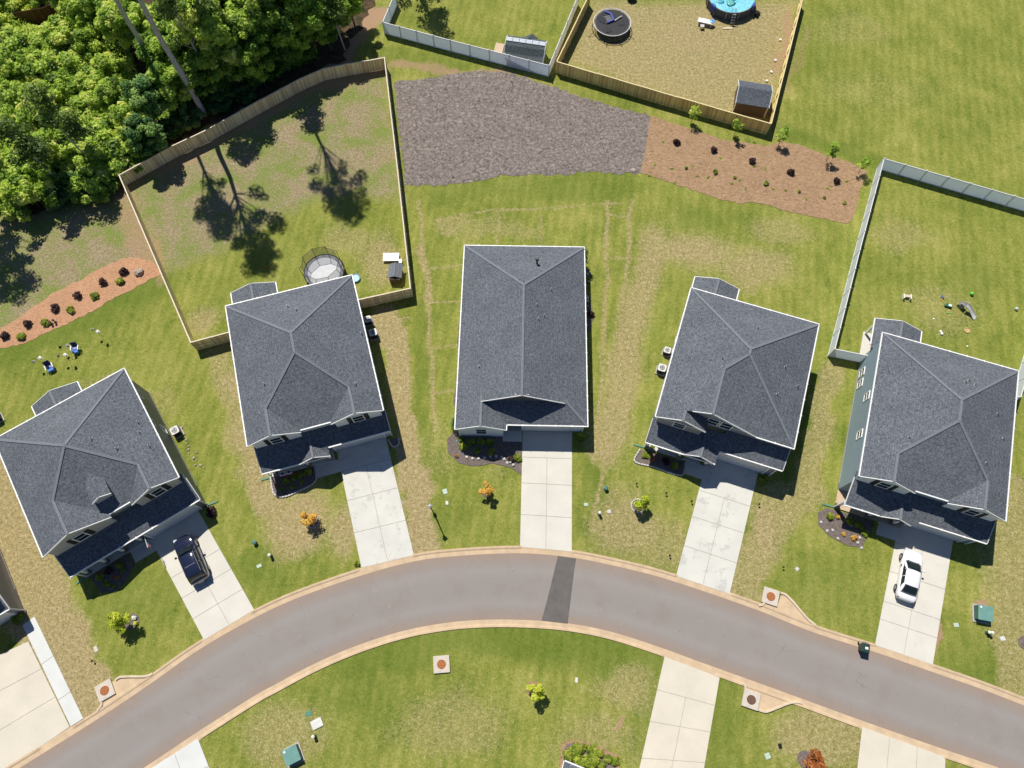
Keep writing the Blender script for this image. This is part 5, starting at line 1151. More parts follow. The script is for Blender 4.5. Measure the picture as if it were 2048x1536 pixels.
# ------------------------------------------------------------------ cars
def car(label, loc, rz, paint, roofmat, L, Wd, H_, kind):
    o = thing('parked_car', label, 'car', loc, rz); hw = Wd/2; hl = L/2
    sed = kind == 'sedan'
    belt = .92 if sed else 1.08; hood = .82 if sed else 1.02
    # stations: x, halfwidth factor, deck height
    st_ = [(-1, .5, .66, .5), (-.99, .66, .8, .42), (-.96, .8, belt-.04, .34), (-.9, .9, belt+.01, .27), (-.8, .96, belt+.04, .2), (-.55, 1, belt+.02, .19), (-.2, 1, belt, .19), (.15, 1, belt-.01, .19), (.42, 1, belt-.03, .19),
           (.6, .98, hood+.05, .2), (.75, .95, hood, .22), (.86, .88, hood-.06, .26), (.93, .78, hood-.13, .3), (.98, .6, hood-.23, .36), (1, .4, hood-.33, .42)]
    vs = []; fs = []; ns = 11
    for x, wf, zt_, zb in st_:
        w_ = hw*wf; mid = (zt_+zb)/2+.05
        half = [(w_*.93, zb), (w_*.99, mid-.12), (w_, mid+.06), (w_*.965, zt_-.07), (w_*.82, zt_+.0), (0, zt_+.045)]
        ring_ = [(y, z) for y, z in half]+[(-y, z) for y, z in half[::-1][1:]]
        for y, z in ring_: vs.append((x*hl, y, z))
    for i in range(len(st_)-1):
        for k in range(ns-1): fs.append((i*ns+k, i*ns+k+1, (i+1)*ns+k+1, (i+1)*ns+k))
        fs.append((i*ns+ns-1, i*ns, (i+1)*ns, (i+1)*ns+ns-1))
    fs.append(tuple(range(ns))); fs.append(tuple((len(st_)-1)*ns+k for k in range(ns))[::-1])
    b = MB().add(vs, fs).build('body', paint, o, smooth=True); fixn(b)
    md = b.modifiers.new('sub', 'SUBSURF'); md.levels = 2; md.render_levels = 2
    # greenhouse
    if sed: xb0, xb1, xr0, xr1, zr_ = -.78*hl, .48*hl, -.45*hl, .15*hl, H_
    else: xb0, xb1, xr0, xr1, zr_ = -.90*hl, .44*hl, -.74*hl, .16*hl, H_
    yb, yr = hw*.86, hw*.68 if sed else hw*.72; zb_ = belt-.03
    NX, NY = 14, 8
    def gh(s, t, off=0):      # s along 0..1, t from -1..1 across the shell
        a_ = t*math.pi/2; 
        return None
    vs = []; fs = []
    prof = [(xb0, zb_, yb, yb), (xb0*.92+xr0*.08, zb_+.12, yb*.99, yb*.95), ((xb0+xr0)/2, (zb_+zr_)/2+.05, yb*.99, (yb+yr)/2), (xr0, zr_-.06, yb, yr*1.02), (xr0*.6+xr1*.4, zr_, yb, yr*1.04), (xr0*.2+xr1*.8, zr_-.005, yb, yr*1.03), (xr1, zr_-.05, yb, yr), ((xb1+xr1)/2, (zb_+zr_)/2+.02, yb, (yb+yr)/2), (xb1*.94+xr1*.06, zb_+.08, yb*.97, yb*.93), (xb1, zb_, yb*.93, yb*.9)]
    ns = 9
    for x, z, ybx, yrx in prof:
        for j in range(ns):
            q = j/(ns-1); 
            pts_ = [(-ybx, zb_-.05), (-ybx*.98, zb_+.02*0+(z-zb_)*.3), (-(ybx+yrx)/2, zb_+(z-zb_)*.75), (-yrx*.93, z-.01), (0, z+.035), (yrx*.93, z-.01), ((ybx+yrx)/2, zb_+(z-zb_)*.75), (ybx*.98, zb_+(z-zb_)*.3), (ybx, zb_-.05)]
            y_, z_ = pts_[j]; vs.append((x, y_, z_))
    for i in range(len(prof)-1):
        for k in range(ns-1): fs.append((i*ns+k, i*ns+k+1, (i+1)*ns+k+1, (i+1)*ns+k))
    r_ = MB().add(vs, fs).build('cabin', roofmat, o, smooth=True); fixn(r_)
    md = r_.modifiers.new('sub', 'SUBSURF'); md.levels = 1; md.render_levels = 1
    # glass
    def patch(name, c00, c10, c11, c01, bulge, n1=6, n2=6, mat=M_carglass):
        A, B, Cc, D = map(Vector, (c00, c10, c11, c01)); nn = (B-A).cross(D-A).normalized(); 
        if nn.z < 0: nn = -nn
        vs = []
        for i in range(n1+1):
            for j in range(n2+1):
                s_, t = i/n1, j/n2; p_ = A.lerp(B, s_).lerp(D.lerp(Cc, s_), t)+nn*(bulge[0]*4*s_*(1-s_)+bulge[1]*4*t*(1-t))
                vs.append(p_)
        g_ = MB().add(vs, [(i*(n2+1)+j, (i+1)*(n2+1)+j, (i+1)*(n2+1)+j+1, i*(n2+1)+j+1) for i in range(n1) for j in range(n2)]).build(name, mat, o, smooth=True)
        m2 = g_.modifiers.new('solid', 'SOLIDIFY'); m2.thickness = .02; m2.offset = 0; return g_
    lift = .035
    patch('windscreen', (xb1-.03, -yb*.88, zb_+.07), (xb1-.03, yb*.88, zb_+.07), (xr1+.03, yr*.92, zr_-.04), (xr1+.03, -yr*.92, zr_-.04), (.10, .035))
    patch('rear_window', (xb0+.1, -yb*.84, zb_+.13), (xb0+.1, yb*.84, zb_+.13), (xr0-.02, yr*.9, zr_-.035), (xr0-.02, -yr*.9, zr_-.035), (.07, .045 if sed else .03))
    for s_ in (-1, 1):
        xm = (xr0+xr1)/2
        for n_, (a0, a1) in (('front_side_window', (xm+.03, xb1-.42)), ('rear_side_window', (xb0+.5 if sed else xb0+.62, xm-.03))):
            ta = xr1-.02 if 'front' in n_ else xm-.03; tb = xm+.03 if 'front' in n_ else xr0+.08
            lo0, lo1 = (a0, a1) if 'front' in n_ else (a0, a1)
            hi0, hi1 = (xm+.03, xr1-.05) if 'front' in n_ else (xr0+.1, xm-.03)
            g_ = patch(n_, (lo0, s_*(yb*1.0+.005), zb_+.05), (lo1, s_*(yb*1.0+.005), zb_+.05), (hi1, s_*(yr+.035), zr_-.1), (hi0, s_*(yr+.035), zr_-.1), (0, .035))
        MB().blob((xb1-.45, s_*(hw+.1), belt+.06), .12, .7, .05, 8, 6, 1).build('mirror', paint if sed else M_black, o, smooth=True)
    if not sed:
        for s_ in (-1, 1): MB().tube([(xr0+.05, s_*yr*.98, zr_+.06), (xr1-.1, s_*yr*.98, zr_+.06)], .022, 6).build('roof_rail', M_metal, o)
        MB().span((xr0+.95, -.5, zr_+.05), (xr0+.95, .5, zr_+.05), .025, .012).build('roof_seam', M_metal, o)
    for s_ in (-1, 1):
        for xx in (-.60*hl, .62*hl):
            w_ = MB().cyl((xx, s_*(hw-.22), .34), (xx, s_*(hw+.005), .34), .34, .34, 22).build('wheel', M_tyre, o, bevel=.03)
            MB().cyl((xx, s_*(hw-.02), .34), (xx, s_*(hw+.012), .34), .22, .2, 16).build('rim', M_metal, w_)
        MB().box((hl*.925, s_*hw*.66, hood-.2), (.3, .34, .13), s_*-.5).build('headlight', M_lamp, o, bevel=.04)
        MB().box((-hl*.93, s_*hw*.7, belt-.12), (.12, .3, .1), s_*.4).build('tail_light', M_tail, o, bevel=.04)
    MB().box((-hl*.99, 0, .62), (.06, .5, .13)).build('number_plate', M_white, o)
    for xx in (xb1+.02,):
        MB().span((xx+.05, -yb*.7, belt+.03), (xx+.02, 0, belt+.06), .03, .03).span((xx+.02, 0, belt+.06), (xx+.04, yb*.7, belt+.03), .03, .03).build('wiper', M_black, o)
    return o
def fixn(o):
    bm = bmesh.new(); bm.from_mesh(o.data); bmesh.ops.recalc_face_normals(bm, faces=bm.faces); bm.to_mesh(o.data); bm.free()
M_carglass = simple('car_glass', (.012, .02, .022), .05, .1, 2, spec=.8)
M_tyre = simple('tyre_rubber', (.015, .015, .016), .8, .1); M_lamp = simple('headlight_lens', (.55, .58, .6), .1, .1); M_tail = simple('tail_lens', (.14, .012, .012), .15, .1)
P_white = simple('white_paint', (.78, .79, .8), .2, .02, 1, coat=.6); P_blk = simple('black_paint', (.012, .016, .04), .12, .1, 1, coat=1, spec=.6)
def carloc(nose, tail, z=.5, zc=.05):
    a = G(*nose, z); b = G(*tail, z); c_ = (a+b)/2; d = a-b; return (c_.x, c_.y, zc), math.atan2(d.y, d.x), d.length
l_, a_, L_ = carloc((1826, 1100), (1808, 1203)); print('white car len', L_)
car('white four door saloon parked nose in on the right driveway', l_, a_, P_white, P_white, 4.85, 1.85, 1.42, 'sedan')
l_, a_, L_ = carloc((363, 1068), (407, 1170)); print('black car len', L_)
car('glossy black sport utility car parked nose in on the left driveway', l_, a_, P_blk, P_blk, 4.85, 1.95, 1.7, 'suv')
# ------------------------------------------------------------------ garden sheds
def shed(cpx, z, rz, L, D, hw_, hr, label, wallm, roofm, style):
    p = G(*cpx, z); o = thing('garden_shed', label, 'shed', (p.x, p.y, 0), R(rz)); x, y = L/2, D/2
    MB().prism([(-x+.1, -y+.1), (x-.1, -y+.1), (x-.1, y-.1), (-x+.1, y-.1)], 0, hw_).build('wall', wallm, o)
    for s_ in (-1, 1):
        g_ = MB(); xx = s_*(x-.1); pts_ = [(xx, -y+.1, hw_-.02), (xx, y-.1, hw_-.02), (xx, y*.55, hw_+(hr-hw_)*.62) if style else (xx, 0, hr-.06), (xx, 0, hr-.06), (xx, -y*.55, hw_+(hr-hw_)*.62) if style else (xx, 0, hr-.06)]
        if not style: pts_ = pts_[:3]
        q = len(pts_); pts2 = [(a-s_*.06, b, c_) for a, b, c_ in pts_]; g_.add(pts_+pts2, [tuple(range(q)), tuple(range(q, 2*q))[::-1]]+[(i, (i+1) % q, q+(i+1) % q, q+i) for i in range(q)]); g_.build('gable_wall', wallm, o)
    r_ = MB()
    if style:
        zk = hw_+(hr-hw_)*.62; br = [(-y-.1, hw_-.1), (-y*.6, zk), (0, hr), (y*.6, zk), (y+.1, hw_-.1)]
    else: br = [(-y-.12, hw_-.1), (0, hr), (y+.12, hw_-.1)]
    for (ya, za_), (yb_, zb_) in zip(br[:-1], br[1:]): r_.add([(-x, ya, za_), (x, ya, za_), (x, yb_, zb_), (-x, yb_, zb_)], [(0, 1, 2, 3)])
    r_.build('roof', roofm, o, uv=True, weld=True, solid=.05)
    for s_ in (-1, 1):
        t = MB()
        for (ya, za_), (yb_, zb_) in zip(br[:-1], br[1:]): t.span((s_*(x+.02), ya, za_-.05), (s_*(x+.02), yb_, zb_-.05), .05, .12)
        t.build('rake_board', M_white, o)
        MB().box((s_*(x-.08), -y+.1, hw_/2), (.1, .1, hw_)).build('corner_trim', M_white, o)
    if style:
        for i in range(6):
            cx = -x+.42+i*(L-.84)/5; w_ = (L-.84)/5-.05
            g_ = MB(); g_.span((cx, -.32, hr-.06), (cx, 0.02, hr+.045), w_, .03); g_.span((cx, -.02, hr+.05), (cx, .2, hr-.0), w_, .03); g_.build('skylight_panel', simple('skylight_plastic', (.6, .64, .68), .25, .05) if i == 0 else MATS['skylight_plastic'], o)
        d_ = MB(); d_.add([(.0, 0, hr), (.5, y*1.05, hr-.08), (-.45, y*.95, hw_+.2), (-.7, .1, hr-.02)], [(0, 1, 2, 3)]); d_.add([(.0, 0, hr), (.5, y*1.05, hr-.08), (1.35, y*.95, hw_+.2), (1.1, .1, hr-.02)], [(0, 3, 2, 1)]); d_.build('dormer_roof', roofm, o, uv=True, solid=.04)
    return o
M_shedroof = shingle('shed_shingles', (.12, .145, .15), (.16, .19, .195)); M_shedroof2 = shingle('shed_shingles_blue', (.12, .135, .155), (.18, .2, .225))
shed((1052, 88), 2.2, -12, 4.9, 2.6, 1.9, 2.7, 'grey green shed with pale skylight strips inside the white fence', siding('shed_grey', (.38, .41, .39), .3), M_shedroof, True)
shed((1509, 184), 2.1, -13, 3.9, 3.3, 1.9, 2.6, 'brown walled shed with a grey shingle roof in the corner of the board fence', siding('shed_brown', (.13, .09, .07), .3), M_shedroof2, False)
p = G(998, 98); o = MB().box((0, 0, .06), (1.1, 1.7, .12)).build('wooden_ramp', M_pinkwood, loc=(p.x, p.y, 0)); o.rotation_euler = (0, 0, R(-12)); tag(o, 'pale yellow wooden platform left of the grey green shed', 'platform')
# ------------------------------------------------------------------ pool and its things
p = G(1463.5, -9, 1.2); pr = 3.05
o = thing('swimming_pool', 'round above ground pool with a dark wall and turquoise water', 'pool', (p.x, p.y, 0))
MB().lathe((0, 0, 0), [(pr-.05, 0), (pr, .02), (pr, 1.2), (pr-.08, 1.2), (pr-.08, .9)], 40).build('pool_wall', simple('pool_vinyl', (.06, .07, .1), .5, .25, 3), o)
MB().tube([(pr*math.cos(2*math.pi*i/40), pr*math.sin(2*math.pi*i/40), 1.22) for i in range(40)], .05, 6, True).build('rim', M_metal, o)
def m_water():
    m, n, b = nmat('pool_water'); f = noise(n, .8, 3); g = noise(n, 5, 3)
    n.links.new(mix(n, .3, ramp(n, f, [(.35, (.12, .5, .6)), (.65, (.25, .68, .78))]), ramp(n, g, [(.4, (.1, .4, .5)), (.6, (.5, .8, .85))])), b.inputs['Base Color']); b.inputs['Roughness'].default_value = .08; b.inputs['Specular IOR Level'].default_value = .5; bump(n, b, g, .1, .05); return m
MB().cyl((0, 0, .98), (0, 0, 1.1), pr-.07, pr-.07, 40).build('water', m_water(), o)
for i in range(12):
    t = 2*math.pi*i/12+.2; MB().box(((pr+.03)*math.cos(t), (pr+.03)*math.sin(t), .6), (.08, .1, 1.2), t).build('frame_leg', M_metal, o)
M_blue = simple('royal_blue_fabric', (.03, .06, .35), .6, .2)
def onrim(t): return Vector((p.x+(pr+.04)*math.cos(t), p.y+(pr+.04)*math.sin(t), 0))
for t, lb in ((R(215), 'left'), (R(325), 'right')):
    q = onrim(t); e = MB().box((0, 0, .85), (.14, .75, .75)).box((.02, 0, 1.28), (.3, .7, .12)).build('pool_towel', M_blue, loc=q); e.rotation_euler = (0, 0, t); tag(e, f'{lb} blue towel hanging over the pool wall', 'towel')
q = onrim(R(268)); o = thing('pool_ladder', 'metal ladder over the wall of the round pool', 'ladder', q, R(-2))
for s_ in (-1, 1): MB().tube([(s_*.22, -.75, 0), (s_*.22, -.15, 1.6), (s_*.22, .1, 1.7), (s_*.22, .35, 1.6), (s_*.22, .5, .9)], .025, 6).build('rail', M_metal, o)
for i in range(4): MB().box((0, -.65+i*.13, .28+.32*i), (.44, .12, .03)).build('tread', M_metal, o)
q = G(1455, 57); tag(MB().box((0, 0, .04), (1.2, .28, .08)).build('step_mat', simple('pale_tan_plastic', (.6, .5, .36), .7, .1), loc=q), 'pale tan step mat at the foot of the pool ladder', 'mat')
P3 = [((-.9, .3, 1.13, .55), (.75, .75, .35)), ((.3, 1.0, 1.13, .6), (.1, .35, .45)), ((1.9, .9, 1.13, .55), (.7, .55, .6)), ((-.3, -1.2, 1.13, .55), (.12, .45, .42)), ((.2, -.1, 1.13, .6), (.7, .8, .85)), ((-1.6, -.9, 1.13, .45), (.1, .4, .5))]
for i, ((a, b, c_, d), cl) in enumerate(P3):
    e = MB().blob((0, 0, 0), d, .12, .3, 10, 4, i).build('pool_float', simple(f'float_{i}', cl, .3, .1), smooth=True, loc=(p.x+a, p.y+b, c_)); tag(e, ['pale yellow float drifting on the pool', 'dark teal float drifting on the pool', 'pinkish float at the right side of the pool', 'green teal float nearest the pool ladder', 'clear pale float in the middle of the pool', 'teal float at the left side of the pool'][i], 'pool float')
q = G(1411, 43, .45); o = thing('bench', 'long white bench left of the round pool', 'bench', (q.x, q.y, 0), R(-18))
MB().box((0, 0, .5), (1.9, .75, .1)).build('seat', M_white, o, bevel=.03)
for a, b in ((-.8, -.28), (.8, -.28), (-.8, .28), (.8, .28)): MB().box((a, b, .22), (.08, .08, .46)).build('leg', M_white, o)
q = G(1425, 42, .65); tag(MB().lathe((q.x, q.y, .57), [(.3, 0), (.33, .06), (.12, .12), (.1, .05)], 16).build('blue_tube', simple('light_blue_plastic', (.15, .35, .65), .4, .2)), 'light blue rolled tube lying on the white bench', 'tube')
q = G(1403, 57); o = thing('side_table', 'small grey table below the white bench', 'table', q, R(-10)); MB().box((0, 0, .42), (.5, .45, .05)).build('table_top', M_stone, o)
for a, b in ((-.2, -.18), (.2, -.18), (-.2, .18), (.2, .18)): MB().box((a, b, .2), (.04, .04, .4)).build('leg', M_dark, o)
q = onrim(R(322)); q += Vector((.75, -.3, 0)); o = thing('pool_pump', 'dark pool pump with hoses right of the pool', 'pump', q, .4); MB().lathe((0, 0, 0), [(.25, 0), (.27, .5), (.15, .6)], 14).build('filter_tank', M_black, o); MB().box((.35, 0, .15), (.35, .25, .25)).build('motor', M_dark, o); MB().tube([(0, 0, .4), (-.3, .2, .5), (-.6, .35, .6), (-.7, .4, .7)], .04, 7).tube([(.4, 0, .3), (.55, .35, .25), (.2, .55, .3), (-.5, .5, .4)], .04, 7).build('hose', M_black, o)
q = G(1264, 6, .2); tag(MB().blob((0, 0, .4), .62, .6, .15, 10, 6, 3).build('fire_pit_cover', M_black, loc=(q.x, q.y+.8, 0)), 'black covered round thing at the top edge between trampoline and pool', 'covered object')
for i, (x, y) in enumerate([(1560, 81), (1550, 122), (1542, 145), (1533, 163)]):
    q = G(x, y); tag(MB().box((0, 0, .1), (.3, .25, .2), i).build('white_block', M_white, loc=q, bevel=.03), f'small white block, {ORD[i]} from the top along the right board fence of the pool yard', 'block', 'small white blocks in the pool yard')
# ------------------------------------------------------------------ trampolines
q = G(1224.5, 44, 1.0); tr = 2.35; o = thing('trampoline', 'black round trampoline with a collapsed blue padded net near the board fence', 'trampoline', (q.x, q.y, 0))
circ = lambda r_, z, n=40: [(r_*math.cos(2*math.pi*i/n), r_*math.sin(2*math.pi*i/n), z) for i in range(n)]
MB().tube(circ(tr, 1.0), .045, 6, True).build('frame_ring', M_post, o); MB().tube(circ(tr+.08, .05), .035, 6, True).build('base_ring', M_dark, o)
MB().cyl((0, 0, .96), (0, 0, .985), tr-.2, tr-.2, 36).build('mat', M_black, o)
sp_ = MB()
for i in range(70): t = 2*math.pi*i/70; sp_.span(((tr-.22)*math.cos(t), (tr-.22)*math.sin(t), .985), (tr*math.cos(t), tr*math.sin(t), 1.0), .035, .02)
s1 = sp_.build('spring', M_metal, o); s1['kind'] = 'stuff'
for i in range(8):
    t = 2*math.pi*i/8+.3; MB().tube([((tr)*math.cos(t), tr*math.sin(t), 1.0), ((tr+.08)*math.cos(t), (tr+.08)*math.sin(t), .05)], .03, 6).build('leg', M_dark, o)
for i, t in enumerate((200, 250, 285, 320, 100, 60)):
    t = R(t); MB().tube([((tr+.1)*math.cos(t), (tr+.1)*math.sin(t), .6), ((tr+.25)*math.cos(t+.05), (tr+.25)*math.sin(t+.05), .3), ((tr+.95)*math.cos(t+.1), (tr+.95)*math.sin(t+.1), .05)], .025, 5).build('fallen_net_pole', M_dark, o)
n_ = MB(); rr_ = random.Random(3)
for i in range(9): n_.blob((rr_.uniform(-1.6, 1.6), rr_.uniform(-1.5, 1.4), 1.0), rr_.uniform(.3, .6), .12, .4, 9, 4, i)
n_.build('collapsed_net', simple('net_mesh', (.035, .037, .042), .9, .5, 6), o)
MB().box((-.55, .5, 1.03), (1.0, 1.1, .05), .35).build('grey_pad', simple('grey_pad', (.12, .12, .125), .8, .2), o)
for k_, (a, b) in enumerate([((-.9, 1.75, 1.1), (-.1, 1.2, 1.15)), ((-.1, 1.2, 1.15), (.15, .1, 1.15)), ((.1, .15, 1.12), (-.7, -.25, 1.1))]): MB().tube([a, b], .13, 7).build('blue_pole_pad', simple('pole_pad_blue', (.05, .08, .38), .5, .3) if k_ == 0 else MATS['pole_pad_blue'], o)
MB().tube([(.3, .1, 1.1), (.9, .6, 1.12), (1.3, .85, 1.1)], .08, 6).build('pale_strap', M_stone, o)
q = G(648, 543, .9); tr = 2.15; o = thing('trampoline', 'round trampoline with tall black net and pale mat behind the white gabled house', 'trampoline', (q.x, q.y, 0))
MB().tube(circ(tr, .9), .05, 6, True).build('frame_ring', M_black, o); MB().cyl((0, 0, .86), (0, 0, .885), tr-.38, tr-.38, 36).build('mat', simple('pale_mat', (.55, .56, .57), .7, .08), o)
MB().lathe((0, 0, 0), [(tr-.4, .87), (tr-.36, .91), (tr-.05, .9), (tr+.02, .85)], 36).build('edge_pad', simple('edge_pad_grey', (.2, .21, .22), .7, .4, 2), o)
for i in range(10):
    t = 2*math.pi*i/10+.2; c_, s_ = math.cos(t), math.sin(t)
    MB().tube([((tr+.05)*c_, (tr+.05)*s_, 0), ((tr+.12)*c_, (tr+.12)*s_, .9), ((tr+.12)*c_, (tr+.12)*s_, 2.3), ((tr-.15)*c_, (tr-.15)*s_, 2.7)], .03, 6).build('net_pole', M_black, o)
MB().tube([((tr-.15)*math.cos(2*math.pi*i/10+.2), (tr-.15)*math.sin(2*math.pi*i/10+.2), 2.7) for i in range(10)], .02, 6, True).build('top_rope', M_black, o)
def m_net():
    m, n, b = nmat('safety_net'); b.inputs['Base Color'].default_value = (.015, .015, .016, 1)
    t = n.nodes.new('ShaderNodeBsdfTransparent'); x = n.nodes.new('ShaderNodeMixShader'); x.inputs[0].default_value = .4
    n.links.new(t.outputs[0], x.inputs[1]); n.links.new(b.outputs[0], x.inputs[2]); n.links.new(x.outputs[0], n.nodes['Material Output'].inputs[0]); return m
vs = []; nn = 10
for z, r_ in ((.9, tr-.15), (2.7, tr-.15)):
    for i in range(nn): t = 2*math.pi*i/nn+.2; vs.append((r_*math.cos(t), r_*math.sin(t), z))
MB().add(vs, [(i, (i+1) % nn, nn+(i+1) % nn, nn+i) for i in range(nn)]).build('safety_net', m_net(), o)
q = G(711, 556, .2); o = thing('paddling_pool', 'small blue paddling pool at the back corner of the white gabled house', 'paddling pool', (q.x, q.y, 0)); MB().lathe((0, 0, 0), [(.4, 0), (.5, .05), (.5, .24), (.44, .25), (.43, .07)], 24).build('pool_wall', simple('paddling_blue', (.1, .25, .5), .4, .1), o); MB().cyl((0, 0, .1), (0, 0, .2), .42, .42, 24).build('water', simple('shallow_water', (.2, .45, .6), .45, .3, 4), o)
q = G(532, 535); tag(MB().blob((q.x, q.y, .14), .15, 1, 0, 12, 8).build('ball', M_rust, smooth=True), 'orange brown ball in the shaded back yard grass', 'ball')
# rabbit hutch
q = G(791, 545, .8); o = thing('hutch', 'small grey roofed hutch with a white board in the corner of the wooden fenced yard', 'hutch', (q.x, q.y, 0), R(-3))
MB().box((0, -.1, .5), (1.15, 1.7, .9)).build('hutch_wall', simple('hutch_wood', (.07, .055, .045), .8, .3, 4), o)
MB().add([(-.75, -.75, .95), (0, -.75, 1.3), (.75, -.75, .95), (-.75, .95, .95), (0, .95, 1.3), (.75, .95, .95)], [(0, 1, 4, 3), (1, 2, 5, 4)]).build('roof', simple('hutch_roof', (.16, .18, .2), .4, .1), o, solid=.04)
for a in (-.38, .38, 0): MB().box((a, .1, 1.32-abs(a)*.46), (.04, 1.72, .04)).build('roof_batten', M_black, o)
q = G(783, 517); o = MB().box((0, 0, .32), (1.75, 1.0, .06)).build('white_board', M_white, loc=(q.x, q.y, 0)); tag(o, 'white flat board lying beside the grey roofed hutch', 'board')
for a, b in ((-.6, -.3), (.6, -.3), (-.6, .3), (.6, .3)): MB().box((a, b, .15), (.12, .12, .3)).build('support_block', M_stone, o)
q = G(800, 524); tag(MB().box((0, 0, .2), (.35, .5, .4)).build('crate', M_white, loc=(q.x+.1, q.y-.1, 0), bevel=.02), 'small white crate between the white board and the wooden fence', 'crate')
# ------------------------------------------------------------------ garden chairs and feeders
def gchair(px, py, rz, label, seatm):
    q = G(px, py); o = thing('camp_chair', label, 'chair', q, R(rz), 'blue folding chairs on the back lawn')
    MB().box((0, 0, .42), (.58, .52, .05)).build('seat', seatm, o); MB().box((0, .33, .72), (.6, .05, .62), M=Matrix.Rotation(R(-18), 3, 'X')).build('backrest', simple('navy_fabric', (.01, .015, .12), .7, .2) if 'navy_fabric' not in MATS else MATS['navy_fabric'], o)
    MB().box((0, .1, .46), (.34, .3, .05)).build('cushion', M_pad, o); MB().box((0, -.38, .3), (.55, .22, .3)).build('footrest', simple('sky_fabric', (.05, .2, .55), .6, .2) if 'sky_fabric' not in MATS else MATS['sky_fabric'], o)
    for s_ in (-1, 1):
        MB().box((s_*.36, 0, .62), (.1, .55, .04)).build('armrest', M_post, o)
        for yy in (-.25, .28): MB().tube([(s_*.3, yy, 0), (s_*.34, -yy*.2, .6)], .015, 5).build('leg', M_metal, o)
M_pad = simple('pale_blue_cushion', (.45, .52, .65), .7, .1)
gchair(155, 700, 10, 'blue chair with a pale cushion nearer the mulch bed', simple('mid_blue', (.06, .12, .45), .6, .2)); gchair(104, 737, 32, 'bright blue chair nearer the house with the dormer', MATS['mid_blue'])
def feeder(px, py, rz, label, h=1.8, m1=M_white, m2=M_cream):
    q = G(px, py); o = thing('bird_feeder', label, 'bird feeder', q, R(rz), 'bird feeder poles on the back lawn')
    MB().tube([(0, 0, 0), (0, 0, h), (.12, 0, h+.12), (.35, 0, h+.05), (.4, 0, h-.1)], .012, 5).tube([(0, 0, h), (-.12, 0, h+.12), (-.32, 0, h+.05), (-.36, 0, h-.1)], .012, 5).build('hook_pole', M_black, o)
    MB().lathe((.4, 0, h-.5), [(.12, 0), (.13, .04), (.07, .08), (.07, .3), (.16, .33), (.02, .4)], 10).build('feeder', m1, o); MB().lathe((-.36, 0, h-.45), [(.14, 0), (.16, .05), (.13, .1), (.04, .3)], 8).build('feeder', m2, o)
feeder(205, 673, -25, 'feeder pole on the right nearest the wooden fence'); feeder(91, 731, 30, 'feeder pole at the left beside the bright blue chair', m2=M_stone)
feeder(140, 722, 5, 'feeder pole with a pale wheel between the two blue chairs', m2=M_metal); feeder(141, 703, 10, 'feeder pole standing behind the other between the chairs', 1.6, M_metal, M_dark)
# ------------------------------------------------------------------ toys in the white fenced yard
M_lime = simple('lime_rubber', (.15, .6, .08), .4, .05); M_toyg = simple('toy_green', (.02, .16, .08), .4, .3, 8)
q = G(1942, 589); tag(MB().blob((q.x, q.y, .2), .2, 1, 0, 14, 10).build('ball', M_lime, smooth=True), 'lime green ball above the toy slide', 'ball')
q = G(2031, 619); tag(MB().blob((q.x, q.y, .17), .18, 1, 0, 14, 10).build('ball', simple('pale_blue_rubber', (.45, .55, .62), .4, .1), smooth=True), 'pale blue ball beside the right white fence', 'ball')
q = G(1928, 620); o = thing('toy_slide', 'grey toy slide with a pale chute on the toy strewn lawn', 'toy slide', q, R(-52)); M_sl = simple('slide_plastic', (.5, .5, .5), .4, .08); M_sl2 = simple('slide_grey', (.2, .2, .21), .5, .1)
sv = []; sf = []
for i in range(12):
    t = i/11; x = -.2+1.6*t; z = .75*(1-t)**1.3+.06+.04*math.sin(t*6); yo = .12*math.sin(t*3)
    for y_, zz in ((-.24, z+.1), (-.2, z), (.2, z), (.24, z+.1)): sv.append((x, y_+yo, zz))
for i in range(11):
    for k in range(3): sf.append((i*4+k, (i+1)*4+k, (i+1)*4+k+1, i*4+k+1))
MB().add(sv, sf).build('chute', M_sl, o, solid=.03, smooth=False); MB().box((-.45, 0, .35), (.45, .5, .7)).build('tower', M_sl2, o, bevel=.05); MB().box((-.75, 0, .2), (.2, .45, .4)).build('step', M_sl2, o)
for s_ in (-1, 1): MB().tube([(-.65, s_*.22, .7), (-.45, s_*.22, .95), (-.2, s_*.22, .85)], .03, 6).build('handle', M_sl, o)
q = G(1814, 594, .25); o = thing('play_bench', 'small cream and pink toy bench near the middle of the toy yard', 'toy', (q.x, q.y, 0), R(-8)); MB().box((0, .1, .3), (.7, .3, .08)).build('seat', simple('pink_cream', (.65, .5, .42), .5, .1), o)
for s_ in (-1, 1): MB().box((s_*.36, 0, .24), (.12, .55, .48)).build('side_panel', M_cream, o, bevel=.03)
q = G(1896, 612, .1); o = thing('toy_cart', 'dark green toy truck left of the grey slide', 'toy', (q.x, q.y, 0), R(-20)); MB().box((0, 0, .17), (.75, .32, .2)).build('body', M_toyg, o, bevel=.04); MB().box((.12, 0, .3), (.3, .26, .1)).build('cab', M_white, o, bevel=.03)
for a in (-.25, .25):
    for s_ in (-1, 1): MB().cyl((a, s_*.13, .08), (a, s_*.2, .08), .08, .08, 10).build('wheel', M_black, o)
q = G(1898, 627); tag(MB().tube([(-.3, 0, .04), (0, .08, .04), (.3, -.04, .04)], .035, 6).build('toy_stick', M_lime, loc=q), 'thin green stick below the toy truck', 'toy')
q = G(1883, 597); o = thing('toy_shovel', 'blue toy with an orange handle on the lawn', 'toy', q, R(62)); MB().box((.15, 0, .1), (.3, .28, .2)).build('scoop', simple('toy_blue', (.08, .16, .3), .5, .2), o, bevel=.03); MB().span((-.35, 0, .08), (0, 0, .12), .07, .06).build('handle', simple('toy_orange', (.7, .25, .1), .5, .1), o)
